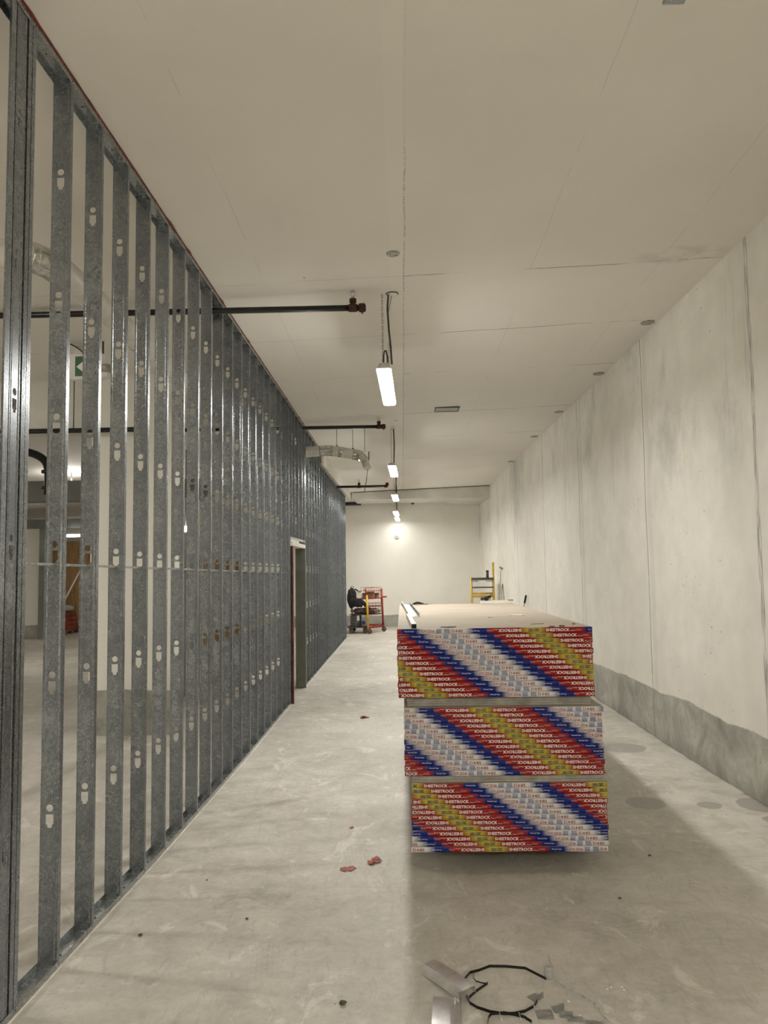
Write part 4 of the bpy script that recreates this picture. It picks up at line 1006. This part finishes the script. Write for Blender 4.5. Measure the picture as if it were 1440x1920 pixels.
# ================================================================== FLOOR DEBRIS NEAR CAMERA
def scrapchan(name, label, cs, z, w_, L, h_, rz, rx=0, ry=0, side=1):
    """upturned-over channel: web on top, flanges down, ribs along one side"""
    t = thing(name, label, 'metal offcut', (cs[0], cs[1], z)); t.rotation_euler = (rx, ry, rz)
    bm = bmesh.new(); n = 8
    prof = [(-w_/2*side, -h_), (-w_/2*side, 0)]
    for u in (-.3, -.1, .12): prof.append((u*w_*side, .0006))
    for i in range(6): prof.append(((.20+.05*i)*w_*side, .0022 if i % 2 else -.0006))
    prof += [(w_/2*side, 0)]
    for i in range(4): prof.append((w_/2*side+(.0018*side if i % 2 else 0), -h_*(i+1)/4))
    rows = []
    for i in range(n+1):
        u = L*i/n; rows.append([bm.verts.new((p[0], u, p[1]+.004*math.sin(i/n*math.pi))) for p in prof])
    for i in range(n):
        for j in range(len(prof)-1): bm.faces.new((rows[i][j], rows[i+1][j], rows[i+1][j+1], rows[i][j+1]))
    o = obj('channel', bm, M['alu'], t, recalc=True); s_ = o.modifiers.new('solid', 'SOLIDIFY'); s_.thickness = .0012
    return t
fn = fz(3.6)
scrapchan('bent_track_offcut', 'shiny track offcut lying web-up across another at the bottom of the frame', (.088, 3.835), fn+.034, .088, .325, .030, R(-149.5), R(4), R(6))
scrapchan('flat_track_offcut', 'shiny ribbed track offcut lying flat under the tilted one at the frame bottom', (.165, 3.555), fn+.0225, .122, .24, .021, R(176), 0, 0, -1)
def strapobj(label, pts, hgt=.013):
    bm = bmesh.new(); ps = smooth([(x, y, 0) for x, y in pts], 2) if 0 else [Vector((x, y, 0)) for x, y in pts]
    a = [bm.verts.new((p.x, p.y, fz(p.y)+.0005)) for p in ps]; b = [bm.verts.new((p.x, p.y, fz(p.y)+hgt)) for p in ps]
    for i in range(len(ps)-1): bm.faces.new((a[i], a[i+1], b[i+1], b[i]))
    o = obj('steel_strap', bm, M['strap']); s = o.modifiers.new('solid', 'SOLIDIFY'); s.thickness = .0012
    return tag(o, label, 'strap')
strapobj('long black steel strap curving from the tilted offcut to the wire coil', [(.215, 3.66), (.235, 3.70), (.262, 3.76), (.285, 3.803), (.33, 3.825), (.383, 3.863), (.46, 3.86), (.548, 3.842), (.59, 3.79), (.627, 3.743)])
strapobj('short black strap end crossing behind the tilted offcut', [(.262, 3.585), (.30, 3.64), (.356, 3.706)])
strapobj('black strap arc running from the offcuts to the metal clips', [(.252, 3.60), (.262, 3.54), (.29, 3.505), (.344, 3.470), (.40, 3.455), (.443, 3.457), (.49, 3.475), (.53, 3.510), (.555, 3.553)])
strapobj('black strap curl at the very bottom of the frame', [(.322, 3.39), (.33, 3.43), (.345, 3.455), (.40, 3.462), (.442, 3.449), (.48, 3.43), (.505, 3.395)])
strapobj('small grey strap curl beside the short strap end', [(.30, 3.80), (.296, 3.76), (.305, 3.73), (.33, 3.715), (.356, 3.706)], .006)
t = thing('wire_coil', 'small standing coil of grey wire with a loose twisted tail across the floor', 'wire', (.645, 3.765, fz(3.76)))
bm = bmesh.new(); n = 9*14; tube(bm, [(.0175*math.cos(i/14*2*math.pi), .0175*math.sin(i/14*2*math.pi), .003+.0052*i/14) for i in range(n)], .0023, 6); obj('coil', bm, M['wirem'], t)
tail = smooth([(.02, -.03, .004), (.055, -.085, .003), (.11, -.158, .003), (.152, -.228, .003), (.159, -.295, .003), (.182, -.375, .003)], 14)
for s in (0, math.pi):
    pts = []
    for i, p in enumerate(tail):
        a = i*.55+s; pts.append((p.x+.0026*math.cos(a), p.y+.0026*math.cos(a)*.6, p.z+.0026+.0026*math.sin(a)))
    pt('twisted_tail', M['wirem'], t, pts, .0028, 5)
pt('loose_end', M['wirem'], t, smooth([(.018, .0, .045), (.03, .04, .03), (.03, .10, .012), (.035, .21, .003)], 4), .0016, 5)
def clip(label, x, y, w_, d, h_, rz, tilt=0):
    t = thing('metal_clip', label, 'clip', (x, y, fz(y)+.001), rz, 'angled metal clips in the offcut heap'); t.rotation_euler = (tilt, 0, rz)
    bm = bmesh.new(); box(bm, 0, w_, 0, d, 0, .0015)
    v = [bm.verts.new(p) for p in ((0, 0, .0015), (w_, 0, .0015), (w_*.92, -.003, h_), (w_*.25, -.003, h_*.8))]
    bm.faces.new(v); r2 = bmesh.ops.extrude_face_region(bm, geom=[bm.faces[-1]] if 0 else [f for f in bm.faces if v[0] in f.verts and v[2] in f.verts])
    for q in [g for g in r2['geom'] if isinstance(g, bmesh.types.BMVert)]: q.co.y += .0015
    obj('bracket', bm, M['clip'], t); return t
clip('upright angled clip at the end of the strap arc', .545, 3.555, .055, .05, .030, R(38))
clip('square clip with a raised plate behind the clip heap', .612, 3.470, .045, .05, .040, R(6))
clip('clip lying in the middle of the heap with a grey lip', .628, 3.435, .055, .05, .016, R(-8))
clip('clip at the right of the heap with a long low lip', .655, 3.405, .065, .04, .022, R(-4))
clip('low clip at the left of the heap with a bright edge', .535, 3.42, .07, .07, .012, R(2))
clip('rightmost flat clip at the bottom of the frame', .725, 3.385, .07, .03, .010, R(-10))
for k, (x, y, a, lab) in enumerate(((.405, 3.455, 1.9, 'bright thin metal sliver standing by the strap arc'), (.535, 3.50, 1.75, 'bright metal sliver leaning on the left of the clip heap'), (.385, 3.41, 1.85, 'bright sliver at the strap curl'), (.465, 3.41, 1.8, 'short bright sliver between strap curl and clips'))):
    t = thing('metal_sliver', lab, 'sliver', (x, y, fz(y)+.002)); pt('shard', M['alu'], t, [(0, 0, 0), (math.cos(a)*.03, .03, .018)], .0018, 4)
PC = ['', '']
rnd = random.Random(21)
for k, (x, y, w_, lab) in enumerate(((-.517, 10.14, .10, 'crumpled pink paper scrap on the floor beside the far part of the stack'), (-.384, 5.153, .085, 'flat folded pink paper scrap, the left of the two nearest'), (-.210, 5.265, .09, 'crumpled pink paper scrap, the right of the two nearest'), (-.409, 5.954, .035, 'tiny pink paper scrap above the two nearest'))):
    t = thing('paper_scrap', lab, 'paper scrap', (x, y, fz(y)+.001), 0, 'pink paper scraps on the floor')
    for j in range(4):
        bm = bmesh.new(); n = 5; c0 = (rnd.uniform(-.3, .3)*w_, rnd.uniform(-.3, .3)*w_)
        vs = [bm.verts.new((c0[0]+w_*.42*math.cos(a)*rnd.uniform(.6, 1.1), c0[1]+w_*.5*math.sin(a)*rnd.uniform(.6, 1.1), rnd.uniform(.0, .3)*w_*(.25 if k == 1 else 1))) for a in [i*2*math.pi/n for i in range(n)]]
        ce = bm.verts.new((c0[0], c0[1], rnd.uniform(.05, .3)*w_*(.3 if k == 1 else 1)))
        for i in range(n): bm.faces.new((vs[i], vs[(i+1) % n], ce))
        o = obj('fold', bm, M['pink'], t); s = o.modifiers.new('solid', 'SOLIDIFY'); s.thickness = .0008
for k, (x, y, r_, lab) in enumerate(((-1.399, 4.207, .011, 'dark pebble on the floor close to the near stud wall'), (-.288, 3.539, .016, 'largest dark pebble near the bottom centre of the floor'), (-.879, 4.403, .009, 'brown pebble left of the centre of the near floor'), (-1.24, 4.968, .006, 'tiny dark pebble near the studs'), (1.214, 4.659, .008, 'dark pebble in the shadow right of the stack front'), (1.60, 5.35, .010, 'dark chip in the stack shadow toward the right wall'))):
    bm = bmesh.new(); blob(bm, (0, 0, r_*.55), r_, r_*.8, r_*.6, .2, 2, 40+k); tag(obj('pebble', bm, M['stone'], None, (x, y, fz(y))), lab, 'pebble', 'pebbles on the floor')
for k, (x, y, lab) in enumerate(((.954, 3.680, 'largest white plaster fleck right of the wire coil'), (.905, 3.676, 'white fleck left of the largest fleck'), (.885, 3.662, 'faintest white fleck left of the others'), (.957, 3.655, 'white fleck just below the largest fleck'), (.691, 3.561, 'white fleck between clips and twisted wire'), (.714, 3.448, 'white fleck right of the clip heap'), (1.03, 5.05, 'white fleck on the floor just before the stack'))):
    bm = bmesh.new(); lathe(bm, [(.0055, 0), (.005, .0015)], (0, 0, 0), 9); tag(obj('plaster_fleck', bm, M['chip'], None, (x, y, fz(y)+.0003)), lab, 'fleck', 'white plaster flecks on the floor')
